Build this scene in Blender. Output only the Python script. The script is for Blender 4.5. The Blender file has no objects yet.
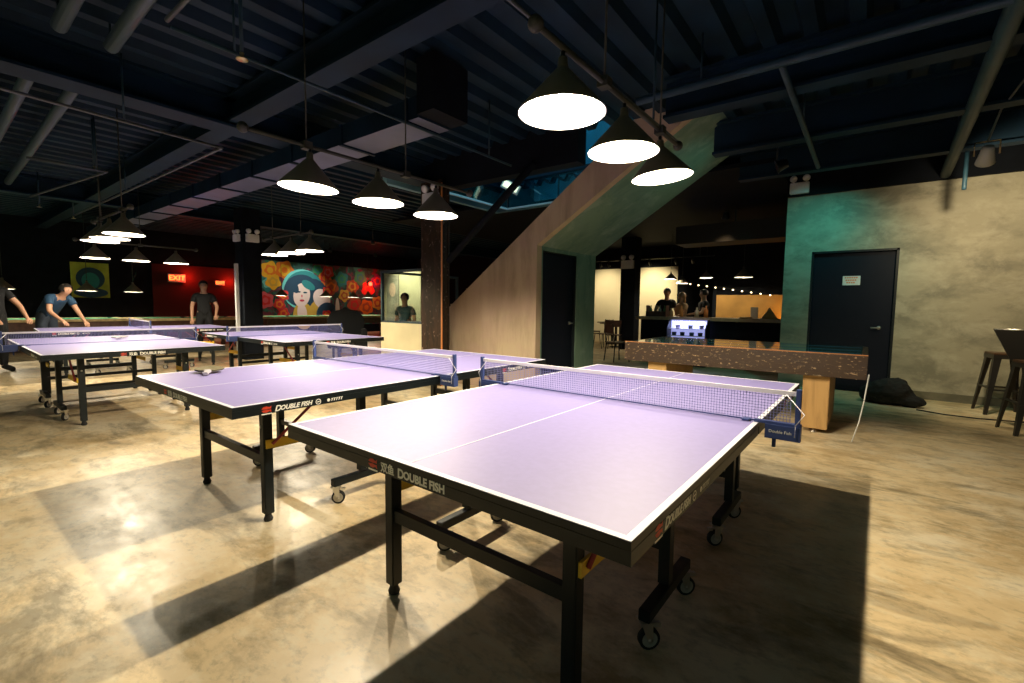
import bpy, bmesh, math, random
from mathutils import Vector, Matrix
random.seed(7)
S = bpy.context.scene
COL = S.collection
PI = math.pi

# ------------------------------------------------------------------ camera
f_px = 463.336
A, P, R = math.radians(52.5), math.radians(4.457), math.radians(0.6932)
right0 = Vector((math.sin(A), math.cos(A), 0))
fwd0 = Vector((-math.cos(A), math.sin(A), 0))
up0 = Vector((0, 0, 1))
fwd = fwd0 * math.cos(P) - up0 * math.sin(P)
up1 = fwd0 * math.sin(P) + up0 * math.cos(P)
rt = right0 * math.cos(R) + up1 * math.sin(R)
up = -right0 * math.sin(R) + up1 * math.cos(R)
cam_data = bpy.data.cameras.new('camera')
cam = bpy.data.objects.new('camera', cam_data)
COL.objects.link(cam)
m = Matrix.Identity(4)
for i in range(3):
    m[i][0], m[i][1], m[i][2] = rt[i], up[i], -fwd[i]
m[0][3], m[1][3], m[2][3] = 0, 0, 1.2682
cam.matrix_world = m
cam_data.sensor_width = 36
cam_data.lens = 36 * f_px / 1024
cam_data.clip_start = 0.02
cam_data.clip_end = 100
S.camera = cam

# ------------------------------------------------------------------ world, exposure
w = bpy.data.worlds.new('world')
S.world = w
w.use_nodes = True
w.node_tree.nodes['Background'].inputs[0].default_value = (0.30, 0.50, 0.42, 1)
w.node_tree.nodes['Background'].inputs[1].default_value = 0.24
S.view_settings.view_transform = 'Standard'
S.view_settings.look = 'None'
S.view_settings.gamma = 1
S.view_settings.use_curve_mapping = False
S.view_settings.exposure = 0.0
S.cycles.max_bounces = 6
S.cycles.diffuse_bounces = 3
S.cycles.glossy_bounces = 3
S.cycles.transparent_max_bounces = 16
S.cycles.sample_clamp_indirect = 3
S.cycles.caustics_reflective = False
S.cycles.caustics_refractive = False
LAMP_W = 112
WARM = (1.0, 0.86, 0.62)

# ------------------------------------------------------------------ materials
MATS = {}
def mat(name, col, rough=0.6, metal=0.0, emit=None, es=0, spec=0.5, var=0.0, scale=8, bump=0.0, coat=0.0):
    if name in MATS: return MATS[name]
    M = bpy.data.materials.new(name); M.use_nodes = True
    nt = M.node_tree; b = nt.nodes['Principled BSDF']
    b.inputs['Base Color'].default_value = (*col, 1)
    b.inputs['Roughness'].default_value = rough
    b.inputs['Metallic'].default_value = metal
    b.inputs['Specular IOR Level'].default_value = spec
    b.inputs['Coat Weight'].default_value = coat
    if emit:
        b.inputs['Emission Color'].default_value = (*emit, 1)
        b.inputs['Emission Strength'].default_value = es
    tc = nt.nodes.new('ShaderNodeTexCoord')
    nz = nt.nodes.new('ShaderNodeTexNoise'); nz.inputs['Scale'].default_value = scale
    nz.inputs['Detail'].default_value = 4
    nt.links.new(tc.outputs['Object'], nz.inputs['Vector'])
    if var > 0:
        cr = nt.nodes.new('ShaderNodeValToRGB')
        cr.color_ramp.elements[0].position = 0.35; cr.color_ramp.elements[1].position = 0.65
        cr.color_ramp.elements[0].color = (*[c * (1 - var) for c in col], 1)
        cr.color_ramp.elements[1].color = (*[min(1, c * (1 + var)) for c in col], 1)
        nt.links.new(nz.outputs['Fac'], cr.inputs['Fac'])
        nt.links.new(cr.outputs['Color'], b.inputs['Base Color'])
    if bump > 0:
        bp = nt.nodes.new('ShaderNodeBump'); bp.inputs['Strength'].default_value = bump
        bp.inputs['Distance'].default_value = 0.01
        nt.links.new(nz.outputs['Fac'], bp.inputs['Height'])
        nt.links.new(bp.outputs['Normal'], b.inputs['Normal'])
    MATS[name] = M
    return M

def layered(name, layers, rough=0.5, rvar=0.0, bump=0.1, spec=0.5):
    """layers: [(colour0, colour1, scale(xyz), lo, hi, detail, distortion, mix)]; first is the base"""
    M = bpy.data.materials.new(name); M.use_nodes = True
    nt = M.node_tree; b = nt.nodes['Principled BSDF']; L = nt.links
    tc = nt.nodes.new('ShaderNodeTexCoord')
    prev = None; fac = None
    for i, (c, sc, lo, hi, det, dist, amt) in enumerate(layers):
        mp = nt.nodes.new('ShaderNodeMapping'); mp.inputs['Scale'].default_value = sc
        mp.inputs['Location'].default_value = (i * 3.7, i * 1.3, i * 2.1)
        L.new(tc.outputs['Object'], mp.inputs['Vector'])
        nz = nt.nodes.new('ShaderNodeTexNoise'); nz.inputs['Scale'].default_value = 1
        nz.inputs['Detail'].default_value = det; nz.inputs['Roughness'].default_value = 0.68
        nz.inputs['Distortion'].default_value = dist
        L.new(mp.outputs['Vector'], nz.inputs['Vector'])
        mr = nt.nodes.new('ShaderNodeMapRange'); mr.inputs['From Min'].default_value = lo
        mr.inputs['From Max'].default_value = hi; mr.inputs['To Max'].default_value = amt
        L.new(nz.outputs['Fac'], mr.inputs['Value'])
        if prev is None:
            rgb = nt.nodes.new('ShaderNodeRGB'); rgb.outputs[0].default_value = (*c, 1); prev = rgb.outputs[0]
            fac = nz.outputs['Fac']
        else:
            mx = nt.nodes.new('ShaderNodeMix'); mx.data_type = 'RGBA'
            L.new(mr.outputs['Result'], mx.inputs['Factor'])
            L.new(prev, mx.inputs[6]); mx.inputs[7].default_value = (*c, 1)
            prev = mx.outputs[2]; fac = nz.outputs['Fac']
    L.new(prev, b.inputs['Base Color'])
    b.inputs['Specular IOR Level'].default_value = spec
    if rvar:
        mr = nt.nodes.new('ShaderNodeMapRange'); mr.inputs['From Min'].default_value = .3; mr.inputs['From Max'].default_value = .7
        mr.inputs['To Min'].default_value = rough - rvar; mr.inputs['To Max'].default_value = rough + rvar
        L.new(fac, mr.inputs['Value']); L.new(mr.outputs['Result'], b.inputs['Roughness'])
    else:
        b.inputs['Roughness'].default_value = rough
    bp = nt.nodes.new('ShaderNodeBump'); bp.inputs['Strength'].default_value = bump; bp.inputs['Distance'].default_value = 0.01
    L.new(fac, bp.inputs['Height']); L.new(bp.outputs['Normal'], b.inputs['Normal'])
    MATS[name] = M
    return M

FLOOR = layered('concrete_floor', [
    ((0.80, 0.62, 0.36), (1, 1, 1), 0, 1, 4, 0, 0),
    ((0.50, 0.34, 0.155), (0.7, 0.9, 1), .45, .60, 12, .15, .65),
    ((0.88, 0.77, 0.56), (1.3, 1.5, 1), .49, .60, 10, .2, .75),
    ((0.30, 0.215, 0.10), (2.2, 3.4, 1), .50, .64, 14, .25, .65),
    ((0.16, 0.125, 0.06), (14, 22, 1), .52, .68, 12, .15, .40),
    ((0.84, 0.74, 0.52), (8, 12, 1), .50, .64, 10, .2, .5),
    ((0.10, 0.08, 0.045), (1.6, 3.6, 1), .53, .66, 14, .3, .6)], rough=.42, rvar=.14, bump=.08)
PLASTER = layered('trowelled_plaster', [
    ((0.34, 0.31, 0.22), (1, 1, 1), 0, 1, 4, 0, 0),
    ((0.17, 0.16, 0.115), (1.1, 1, 1.9), .44, .60, 14, .25, .8),
    ((0.46, 0.42, 0.31), (2.2, 1, 3.6), .48, .62, 14, .3, .6)], rough=.7, bump=.1)
STAIRM = layered('stair_concrete', [
    ((0.42, 0.33, 0.22), (1, 1, 1), 0, 1, 4, 0, 0),
    ((0.24, 0.18, 0.12), (5, 5, .8), .46, .62, 10, .2, .65),
    ((0.40, 0.27, 0.22), (.8, .8, 1.1), .44, .60, 8, .3, .6)], rough=.7, bump=.08)
SOFFM = layered('soffit_concrete_teal_lit', [  # green cast of the light put into the concrete colour
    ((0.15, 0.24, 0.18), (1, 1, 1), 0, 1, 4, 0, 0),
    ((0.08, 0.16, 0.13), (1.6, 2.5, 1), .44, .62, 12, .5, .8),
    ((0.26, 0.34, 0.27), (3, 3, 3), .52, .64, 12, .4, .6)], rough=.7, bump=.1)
RUSTY = layered('weathered_steel', [
    ((0.022, 0.014, 0.007), (1, 1, 1), 0, 1, 4, 0, 0),
    ((0.09, 0.04, 0.02), (6, 6, 1.2), .48, .72, 8, .6, .7),
    ((0.42, 0.30, 0.22), (22, 22, 16), .60, .70, 10, .2, .8)], rough=.75, bump=.2, spec=.2)
BEAMWOOD = layered('reclaimed_beam_wood', [
    ((0.038, 0.018, 0.007), (1, 1, 1), 0, 1, 4, 0, 0),
    ((0.03, 0.015, 0.010), (3, 8, 12), .45, .62, 12, .2, .8),
    ((0.60, 0.42, 0.24), (22, 22, 45), .58, .68, 12, .1, .85)], rough=.45, bump=.35)
LEGWOOD = layered('honey_leg_wood', [
    ((0.50, 0.30, 0.11), (1, 1, 1), 0, 1, 4, 0, 0),
    ((0.28, 0.15, 0.05), (12, 12, 1.6), .48, .74, 7, .5, .7)], rough=.5, bump=.1)
MURALBG = layered('mural_ground', [
    ((0.02, 0.07, 0.06), (1, 1, 1), 0, 1, 4, 0, 0),
    ((0.18, 0.03, 0.07), (2, 2, 2), .5, .56, 2, 1, .9),
    ((0.03, 0.18, 0.14), (3, 3, 3), .54, .6, 2, 1, .9)], rough=.8)
BLACK = mat('black_paint', (0.004, 0.0055, 0.009), .75, spec=.1, var=.3, scale=3)
CEILM = mat('black_ceiling_paint', (0.0035, 0.015, 0.030), .6, spec=.15, var=.3, scale=2)
PIPEM = mat('painted_pipe', (0.012, 0.036, 0.055), .5, spec=.3, var=.2)
DUCTM = mat('duct_metal_lit', (0.11, 0.125, 0.20), .5, metal=.3, var=.25, scale=1.2)
BLKMETAL = mat('black_powder_coat', (0.004, 0.008, 0.010), .42, spec=.35)
RUBBER = mat('black_rubber', (0.012, 0.012, 0.013), .8)
TOP = mat('purple_table_top', (0.215, 0.190, 0.42), .5, var=.03, scale=40)
WHITE = mat('white_line', (0.66, 0.66, 0.72), .5)
LETTER = mat('pale_lettering', (0.95, 0.93, 0.86), .6)
REDP = mat('red_logo', (0.62, 0.05, 0.02), .5)
YEL = mat('yellow_brace', (0.78, 0.50, 0.03), .45)
REDM = mat('dark_red_strut', (0.30, 0.02, 0.02), .5)
CHROME = mat('chrome', (0.62, 0.60, 0.55), .28, metal=.9)
GREYWHEEL = mat('grey_wheel', (0.45, 0.43, 0.38), .5)
NETBLUE = mat('net_blue', (0.035, 0.06, 0.20), .5)
TAPE = mat('white_net_tape', (0.80, 0.78, 0.82), .7)
SHADEOUT = mat('shade_enamel', (0.20, 0.17, 0.11), .4)
RAILM = mat('rail_paint', (.045, .045, .035), .5, spec=.3)
SHADEIN = mat('shade_white', (0.85, 0.83, 0.78), .5)
BULB = mat('bulb', (1, 1, 1), .4, emit=(1, .86, .62), es=30)
GREEN = mat('green_cloth', (0.03, 0.26, 0.16), .85)
WOODD = mat('dark_wood', (0.07, 0.03, 0.02), .4, var=.3, scale=12)
WOODL = mat('light_wood', (0.55, 0.42, 0.22), .45, var=.2, scale=10)
PALEBOX = mat('pale_enamel', (0.62, 0.62, 0.60), .5)
CREAMP = mat('cream_painted_panel', (0.62, 0.54, 0.33), .7, var=.08, scale=2)
SKIN = mat('skin', (0.55, 0.30, 0.19), .55)
HAIRD = mat('dark_hair', (0.02, 0.015, 0.012), .6)
HAIRL = mat('fair_hair', (0.40, 0.22, 0.09), .6)
DOORM = mat('door_navy_black', (0.0035, 0.006, 0.014), .55, spec=.18)
GUNM = mat('gunmetal', (0.06, 0.055, 0.05), .35, metal=.7)
RED_EMIT = mat('red_exit_letters', (0.9, .1, .02), .5, emit=(1, .12, .02), es=6)

def glass(name, col, a):
    M = bpy.data.materials.new(name); M.use_nodes = True; nt = M.node_tree
    for n in list(nt.nodes): nt.nodes.remove(n)
    o = nt.nodes.new('ShaderNodeOutputMaterial'); mx = nt.nodes.new('ShaderNodeMixShader')
    t = nt.nodes.new('ShaderNodeBsdfTransparent'); t.inputs[0].default_value = (*col, 1)
    g = nt.nodes.new('ShaderNodeBsdfGlossy'); g.inputs['Roughness'].default_value = .03
    mx.inputs[0].default_value = a
    nt.links.new(t.outputs[0], mx.inputs[1]); nt.links.new(g.outputs[0], mx.inputs[2]); nt.links.new(mx.outputs[0], o.inputs[0])
    return M
GLASS = glass('clear_glass', (.90, .95, .93), .06)
GLASSB = glass('blue_glass', (.35, .75, .85), .12)

def net_mat():
    M = bpy.data.materials.new('net_weave'); M.use_nodes = True; nt = M.node_tree; L = nt.links
    b = nt.nodes['Principled BSDF']; o = nt.nodes['Material Output']
    b.inputs['Base Color'].default_value = (0.26, 0.27, 0.52, 1); b.inputs['Roughness'].default_value = .7
    tc = nt.nodes.new('ShaderNodeTexCoord'); sp = nt.nodes.new('ShaderNodeSeparateXYZ')
    L.new(tc.outputs['Object'], sp.inputs[0])
    outs = []
    for ax in ('X', 'Z'):
        d = nt.nodes.new('ShaderNodeMath'); d.operation = 'MULTIPLY'; d.inputs[1].default_value = 1 / 0.0125
        L.new(sp.outputs[ax], d.inputs[0])
        fr = nt.nodes.new('ShaderNodeMath'); fr.operation = 'FRACT'; L.new(d.outputs[0], fr.inputs[0])
        lt = nt.nodes.new('ShaderNodeMath'); lt.operation = 'LESS_THAN'; lt.inputs[1].default_value = .15; L.new(fr.outputs[0], lt.inputs[0])
        outs.append(lt.outputs[0])
    mxm = nt.nodes.new('ShaderNodeMath'); mxm.operation = 'MAXIMUM'; L.new(outs[0], mxm.inputs[0]); L.new(outs[1], mxm.inputs[1])
    t = nt.nodes.new('ShaderNodeBsdfTransparent'); mx = nt.nodes.new('ShaderNodeMixShader')
    L.new(mxm.outputs[0], mx.inputs[0]); L.new(t.outputs[0], mx.inputs[1]); L.new(b.outputs[0], mx.inputs[2]); L.new(mx.outputs[0], o.inputs[0])
    return M
NETM = net_mat()

# ------------------------------------------------------------------ mesh helpers
class MB:
    def __init__(s): s.bm = bmesh.new(); s.mi = 0
    def _fin(s, faces):
        for f in faces: f.material_index = s.mi
    def box(s, x0, x1, y0, y1, z0, z1, M=None):
        v = [s.bm.verts.new(Vector(p) if M is None else M @ Vector(p)) for p in
             ((x0,y0,z0),(x1,y0,z0),(x1,y1,z0),(x0,y1,z0),(x0,y0,z1),(x1,y0,z1),(x1,y1,z1),(x0,y1,z1))]
        s._fin([s.bm.faces.new([v[i] for i in q]) for q in ((3,2,1,0),(4,5,6,7),(0,1,5,4),(1,2,6,5),(2,3,7,6),(3,0,4,7))])
        return s
    def cbox(s, c, d, M=None):
        return s.box(c[0]-d[0]/2, c[0]+d[0]/2, c[1]-d[1]/2, c[1]+d[1]/2, c[2]-d[2]/2, c[2]+d[2]/2, M)
    def prism(s, pts, y0, y1, axis='y'):
        """pts: list of (a, z) outline; extruded along axis"""
        def P_(a, z, t): return (a, t, z) if axis == 'y' else ((t, a, z) if axis == 'x' else (a, z, t))
        A_ = [s.bm.verts.new(P_(a, z, y0)) for a, z in pts]; B_ = [s.bm.verts.new(P_(a, z, y1)) for a, z in pts]
        n = len(pts); fs = [s.bm.faces.new(A_), s.bm.faces.new(B_[::-1])]
        for i in range(n): fs.append(s.bm.faces.new((A_[i], B_[i], B_[(i+1) % n], A_[(i+1) % n])))
        s._fin(fs); return s
    def tube(s, pts, r, n=10, cap=True):
        pts = [Vector(p) for p in pts]; rings = []
        rr = r if isinstance(r, (list, tuple)) else [r] * len(pts)
        for i, p in enumerate(pts):
            d = (pts[min(i+1, len(pts)-1)] - pts[max(i-1, 0)]).normalized()
            a = d.cross(Vector((0, 0, 1)))
            if a.length < 1e-3: a = d.cross(Vector((1, 0, 0)))
            a.normalize(); b = d.cross(a)
            rings.append([s.bm.verts.new(p + (a * math.cos(2*PI*k/n) + b * math.sin(2*PI*k/n)) * rr[i]) for k in range(n)])
        fs = []
        for i in range(len(rings)-1):
            for k in range(n): fs.append(s.bm.faces.new((rings[i][k], rings[i][(k+1) % n], rings[i+1][(k+1) % n], rings[i+1][k])))
        if cap: fs += [s.bm.faces.new(rings[0][::-1]), s.bm.faces.new(rings[-1])]
        s._fin(fs)
        for f in fs: f.smooth = True
        return s
    def lathe(s, prof, c=(0, 0, 0), n=32, M=None):
        rings = []
        for r_, z in prof:
            rings.append([s.bm.verts.new((M or Matrix()) @ Vector((c[0]+r_*math.cos(2*PI*k/n), c[1]+r_*math.sin(2*PI*k/n), c[2]+z))) for k in range(n)])
        fs = []
        for i in range(len(rings)-1):
            for k in range(n): fs.append(s.bm.faces.new((rings[i][k], rings[i][(k+1) % n], rings[i+1][(k+1) % n], rings[i+1][k])))
        for f in fs: f.smooth = True
        s._fin(fs); return s
    def ball(s, c, r, sc=(1, 1, 1), n=12):
        prof = [(max(1e-4, math.sin(PI*i/n)) * r, -math.cos(PI*i/n) * r) for i in range(n+1)]
        return s.lathe([(a, z) for a, z in prof], (0, 0, 0), 2*n, Matrix.Translation(c) @ Matrix.Diagonal((*sc, 1)))
    def poly(s, pts):
        s._fin([s.bm.faces.new([s.bm.verts.new(p) for p in pts])]); return s
    def mat(s, i): s.mi = i; return s
    def build(s, name, mats, parent=None, loc=None, rz=0, bevel=0):
        bmesh.ops.recalc_face_normals(s.bm, faces=s.bm.faces)
        if bevel:
            bmesh.ops.bevel(s.bm, geom=[e for e in s.bm.edges if not e.smooth or (len(e.link_faces) == 2 and e.calc_face_angle(0) > .6)], offset=bevel, segments=2, affect='EDGES', clamp_overlap=True)
        me = bpy.data.meshes.new(name); s.bm.to_mesh(me); s.bm.free()
        for mm in (mats if isinstance(mats, (list, tuple)) else [mats]): me.materials.append(mm)
        o = bpy.data.objects.new(name, me); COL.objects.link(o)
        if parent: o.parent = parent
        if loc: o.location = loc
        o.rotation_euler.z = rz
        return o

def tag(o, label, cat=None, group=None, kind=None):
    if label: o['label'] = label
    if cat: o['category'] = cat
    if group: o['group'] = group
    if kind: o['kind'] = kind
    return o
def struct(o, label=None):
    o['kind'] = 'structure'
    if label: o['label'] = label
    return o
def thing(name, label, cat, loc=(0, 0, 0), rz=0, group=None):
    o = bpy.data.objects.new(name, None); COL.objects.link(o)
    o.location = loc; o.rotation_euler.z = rz
    return tag(o, label, cat, group)
def copy_tree(o, parent=None):
    c = o.copy(); COL.objects.link(c)
    if parent: c.parent = parent
    for ch in [x for x in S.objects if x.parent == o]:
        copy_tree(ch, c)
    return c
def dup(o, label, loc, rz=None, group=None):
    c = copy_tree(o); c.location = loc
    if rz is not None: c.rotation_euler.z = rz
    c['label'] = label
    if group: c['group'] = group
    return c
def text_mesh(name, body, size, mat_, parent, M, shear=0, bold=0, align='LEFT'):
    cu = bpy.data.curves.new(name, 'FONT'); cu.body = body; cu.size = size; cu.shear = shear
    cu.extrude = 0.0006; cu.offset = bold; cu.align_x = align; cu.align_y = 'CENTER'; cu.resolution_u = 3
    t = bpy.data.objects.new(name + '_tmp', cu); COL.objects.link(t)
    bpy.context.view_layer.update()
    dg = bpy.context.evaluated_depsgraph_get()
    me = bpy.data.meshes.new_from_object(t.evaluated_get(dg)); me.name = name
    bpy.data.objects.remove(t)
    me.transform(M); me.materials.clear(); me.materials.append(mat_)
    o = bpy.data.objects.new(name, me); COL.objects.link(o); o.parent = parent
    return o
def frame_M(origin, xdir, ydir):
    x = Vector(xdir).normalized(); y = Vector(ydir).normalized(); z = x.cross(y)
    M_ = Matrix.Identity(4)
    for i in range(3): M_[i][0], M_[i][1], M_[i][2], M_[i][3] = x[i], y[i], z[i], origin[i]
    return M_

# ------------------------------------------------------------------ room shell
b = MB().box(-24, 6, -6, 22, -.1, 0); struct(b.build('floor', FLOOR))
# corrugated deck, ribs run along y
b = MB(); pts = []
x = -22.0
while x < 6:
    pts += [(x, 3.56), (x+.12, 3.56), (x+.16, 3.48), (x+.26, 3.48), (x+.30, 3.56)]; x += .30
def deck(x0, x1, y0, y1):
    q = [p for p in pts if x0 <= p[0] <= x1]
    bb = MB()
    A_ = [bb.bm.verts.new((a, y0, z)) for a, z in q]; B_ = [bb.bm.verts.new((a, y1, z)) for a, z in q]
    C_ = [bb.bm.verts.new((a, y0, 3.64)) for a, z in q]; D_ = [bb.bm.verts.new((a, y1, 3.64)) for a, z in q]
    for i in range(len(q)-1):
        if abs(q[i][0]-q[i+1][0]) < 1e-6: continue
        bb.bm.faces.new((A_[i], B_[i], B_[i+1], A_[i+1])); bb.bm.faces.new((C_[i], C_[i+1], D_[i+1], D_[i]))
    return bb
# the deck leaves the stair opening free (x -5.6..-1.75, y 5.37..7.11)
bb = MB()
for (x0, x1, y0, y1) in ((-22, 6, -1.6, 5.37), (-22, -5.6, 5.37, 7.11), (-2.35, 6, 5.37, 7.11), (-22, 6, 7.11, 22)):
    q = [p for p in pts if x0 - .01 <= p[0] <= x1 + .01]
    A_ = [bb.bm.verts.new((a, y0, z)) for a, z in q]; B_ = [bb.bm.verts.new((a, y1, z)) for a, z in q]
    for i in range(len(q)-1):
        if abs(q[i][0]-q[i+1][0]) < 1e-6 and q[i][1] == q[i+1][1]: continue
        bb.bm.faces.new((A_[i], B_[i], B_[i+1], A_[i+1]))
    bb.box(x0, x1, y0, y1, 3.6, 3.66)
struct(bb.build('ceiling', CEILM))

b = MB().box(-9.5, -1.15, 7.45, 15.4, 3.30, 3.36); struct(b.build('ceiling_bar_dark', BLACK), 'flat black sheet added for the darkness over the bar')  # sheet added below the ribs, stands in for darkness over the bar
# plaster wall on the right (plane y = 8.8) with door opening
DX0, DX1, DZ = -.77, .305, 2.17
b = MB()
b.box(-1.145, DX0, 8.8, 9.0, 0, 3.06); b.box(DX0, DX1, 8.8, 9.0, DZ, 3.06); b.box(DX1, 6, 8.8, 9.0, 0, 3.06)
struct(b.build('wall_right', PLASTER), 'trowelled plaster wall around the black door')
b = MB().box(-1.145, 6, 8.74, 9.0, 3.06, 3.62); struct(b.build('trim_1', BLACK), 'black bulkhead above the plaster wall')
b = MB().box(DX1, 6, 8.785, 8.8, 0, .11); struct(b.build('baseboard_right', mat('grey_base', (0.13, .12, .08), .6, var=.2)))
d = struct(MB().box(DX0+.03, DX1-.03, 8.86, 8.91, 0.01, DZ-.03).build('door_1', DOORM), 'flat black door in the plaster wall')
fr = MB(); fr.box(DX0, DX0+.03, 8.8, 8.99, 0, DZ); fr.box(DX1-.03, DX1, 8.8, 8.99, 0, DZ); fr.box(DX0, DX1, 8.8, 8.99, DZ-.03, DZ)
fr.build('door_frame', BLKMETAL, d)
h = MB(); h.lathe([(.001, 0), (.027, 0), (.027, .012), (.001, .012)], n=16, M=Matrix.Translation((.13, 8.86, 1.0)) @ Matrix.Rotation(PI/2, 4, 'X'))
h.tube([(.13, 8.86, 1.0), (.13, 8.80, 1.0), (.03, 8.795, 1.0)], .010, 8); h.build('door_handle', CHROME, d)
s_ = MB().box(-.35, -.13, 8.845, 8.86, 1.64, 1.78); sg = s_.build('door_notice', mat('paper_white', (.75, .72, .68), .7), d)
for i in range(3):
    bb = MB()
    for k in range(6 - i):
        bb.box(-.325 + .028*k + i*.012, -.305 + .028*k + i*.012, 8.842, 8.846, 1.745 - .038*i, 1.765 - .038*i)
    bb.build('notice_writing', mat('orange_ink', (.75, .2, .05), .6), sg)

# back wall with mural, dark walls
b = MB().box(-18.2, -18.0, -6, 22, 0, 3.62); struct(b.build('wall_back', BLACK), 'black back wall behind the pool tables')
b = MB().box(-18, -8.6, 15.6, 15.8, 0, 3.62); b.box(-3.35, 6, 13.6, 13.8, 0, 3.62); b.box(-5.05, -3.35, 15.5, 15.8, 0, 3.62); b.box(-3.45, -3.35, 13.6, 15.5, 0, 3.62)
struct(b.build('wall_far', BLACK))
b = MB().box(-8.6, -5.05, 15.6, 15.75, 0, 2.62)
struct(b.build('wall_bar', mat('cream_wall', (.72, .66, .50), .8, var=.1, scale=.8)), 'cream lit wall beyond the bar')
b = MB().box(-8.6, -5.05, 15.4, 15.75, 2.62, 3.62); struct(b.build('trim_2', BLACK), 'black bulkhead over the cream bar wall')
b = MB().box(5.9, 6.0, -6, 22, 0, 3.62); struct(b.build('wall_side', BLACK))
b = MB().box(-1.145, -1.0, 9.0, 13.6, 0, 3.62); struct(b.build('wall_return', BLACK))

# ------------------------------------------------------------------ stair block (concrete) and its door
X0, Y1, Y2 = -3.70, 5.365, 7.11
b = MB()
# side face outline (x, z) of the tan flank incl. flight soffit
flank = [(-7.2, 0), (X0, 0), (X0, 2.107), (-1.78, 3.32), (-1.30, 3.62), (-2.15, 3.62), (-5.39, 1.246), (-6.9, .16), (-7.2, .16)]
b.prism(flank, Y1, Y1 + .12)
st = struct(b.build('wall_stair_flank', STAIRM), 'tan concrete flank of the stair with a sloping top')
b = MB()
b.box(X0-.12, X0, Y1+.12, 5.516, 0, 2.11)
b.box(X0-.12, X0, 6.48, Y2, 0, 2.11)
b.box(X0-.12, X0, 5.516, 6.48, 2.05, 2.11)
b.prism([(X0-.12, 2.105), (X0, 2.107), (-1.30, 3.62), (-1.52, 3.62)], Y1+.12, Y2)
b.box(X0-.5, X0-.12, Y2-.12, Y2, 0, 2.3)
struct(b.build('wall_stair_soffit', SOFFM), 'concrete soffit and piers under the stair, coloured green for teal light')
b = MB()
n = 14
for i in range(n):   # treads
    xa = -6.9 + i * (4.9/n); za = .16 + i * (3.5/n)
    b.box(xa, xa + 4.9/n + .02, Y1+.12, Y2-.14, max(0, za - .06), za + .12)
struct(b.build('trim_3', STAIRM), 'concrete steps behind the stair flank')
d = struct(MB().box(X0-.09, X0-.05, 5.54, 6.456, .01, 2.035).build('door_2', DOORM), 'black door under the stair')
fr = MB(); fr.box(X0-.10, X0-.01, 5.516, 5.54, 0, 2.05); fr.box(X0-.10, X0-.01, 6.456, 6.48, 0, 2.05); fr.box(X0-.10, X0-.01, 5.516, 6.48, 2.035, 2.05)
fr.build('door_frame', BLKMETAL, d)
h = MB(); h.tube([(X0-.05, 6.36, 1.0), (X0+.01, 6.36, 1.0), (X0+.012, 6.26, 1.0)], .010, 8); h.cbox((X0-.045, 6.36, 1.0), (.012, .05, .05)); h.build('door_handle', CHROME, d)

# stair opening: header beams, upper landing in blue daylight
b = MB(); b.box(-5.75, -2.95, 5.13, 5.33, 3.05, 3.62)
tag(b.build('header_beam', BLACK), 'deep black beam along the near side of the stair opening', 'beam')
EDGE = mat('pale_edge_steel', (.45, .55, .58), .5)
tag(MB().box(-5.66, -5.62, 5.37, 7.16, 3.10, 3.13).build('edge_trim', EDGE), 'thin pale edge strip on the low end of the stair opening', 'trim')
tag(MB().box(-5.62, -2.9, 7.12, 7.16, 3.10, 3.13).build('edge_trim', EDGE), 'thin pale edge strip along the far side of the stair opening', 'trim')
MB_p = MB().box(-5.1, -4.2, 7.27, 7.299, 3.22, 4.4)
struct(MB_p.build('window_1', mat('frosted_pane', (.75, .85, .88), .6)), 'pale frosted pane on the upper wall of the stair opening')
UP = mat('upper_wall_blue_grey', (.10, .22, .25), .7, var=.5, scale=1.2)
b = MB(); b.box(-6.0, -2.75, 7.30, 7.40, 3.12, 3.66); b.box(-6.0, -1.0, 7.30, 7.40, 3.66, 6.4); b.box(-6.1, -6.0, 4.6, 7.4, 3.12, 6.4); b.box(-6.0, -1.0, 4.6, 4.7, 3.66, 6.4); b.box(-1.0, -.9, 4.6, 7.4, 3.66, 6.4); b.box(-6.1, -.9, 4.6, 7.4, 6.4, 6.5)
struct(b.build('wall_upper', UP), 'pale walls of the upper landing seen through the opening')
g = thing('glass_balustrade', 'blue lit glass balustrade around the upper stair opening', 'balustrade', (0, 0, 0))
MB().box(-5.62, -2.4, 7.14, 7.155, 3.13, 4.7).build('glass_panel', GLASSB, g)
MB().box(-5.65, -5.63, 5.37, 7.13, 3.13, 4.7).build('glass_panel', GLASSB, g)
MB().tube([(-5.63, 5.37, 4.72), (-5.63, 7.15, 4.72), (-2.4, 7.15, 4.72)], .02, 8).build('handrail', PIPEM, g)
for px_ in (-5.63, -4.5, -3.4, -2.4): MB().tube([(px_, 7.17, 3.14), (px_, 7.17, 4.72)], .018, 8).build('post', PIPEM, g)
L = bpy.data.lights.new('upper_skylight', 'AREA'); L.shape = 'RECTANGLE'; L.size = 3; L.size_y = 2.4; L.energy = 150; L.color = (.30, .80, 1)
lo = bpy.data.objects.new('upper_skylight', L); COL.objects.link(lo); lo.location = (-3.8, 6.4, 6.3)
f_ = thing('floodlight', 'small white floodlight on the blue lit upper wall', 'light', (-5.25, 6.75, 3.40))
MB().cbox((0, 0, 0), (.34, .06, .16), Matrix.Rotation(.5, 4, 'Z') @ Matrix.Rotation(.5, 4, 'Y')).build('housing', PALEBOX, f_)
MB().cbox((0, -.034, 0), (.28, .01, .11), Matrix.Rotation(.5, 4, 'Z') @ Matrix.Rotation(.5, 4, 'Y')).build('lens', mat('flood_lens', (.8, .85, .7), .3, emit=(.85, .95, .6), es=1.2), f_)
MB().tube([(0, .03, 0), (.04, .2, .2)], .01, 6).build('bracket', PIPEM, f_)
b = MB().tube([(-5.12, 5.06, 1.93), (-3.55, 5.06, 3.12)], .05, 10)
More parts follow.
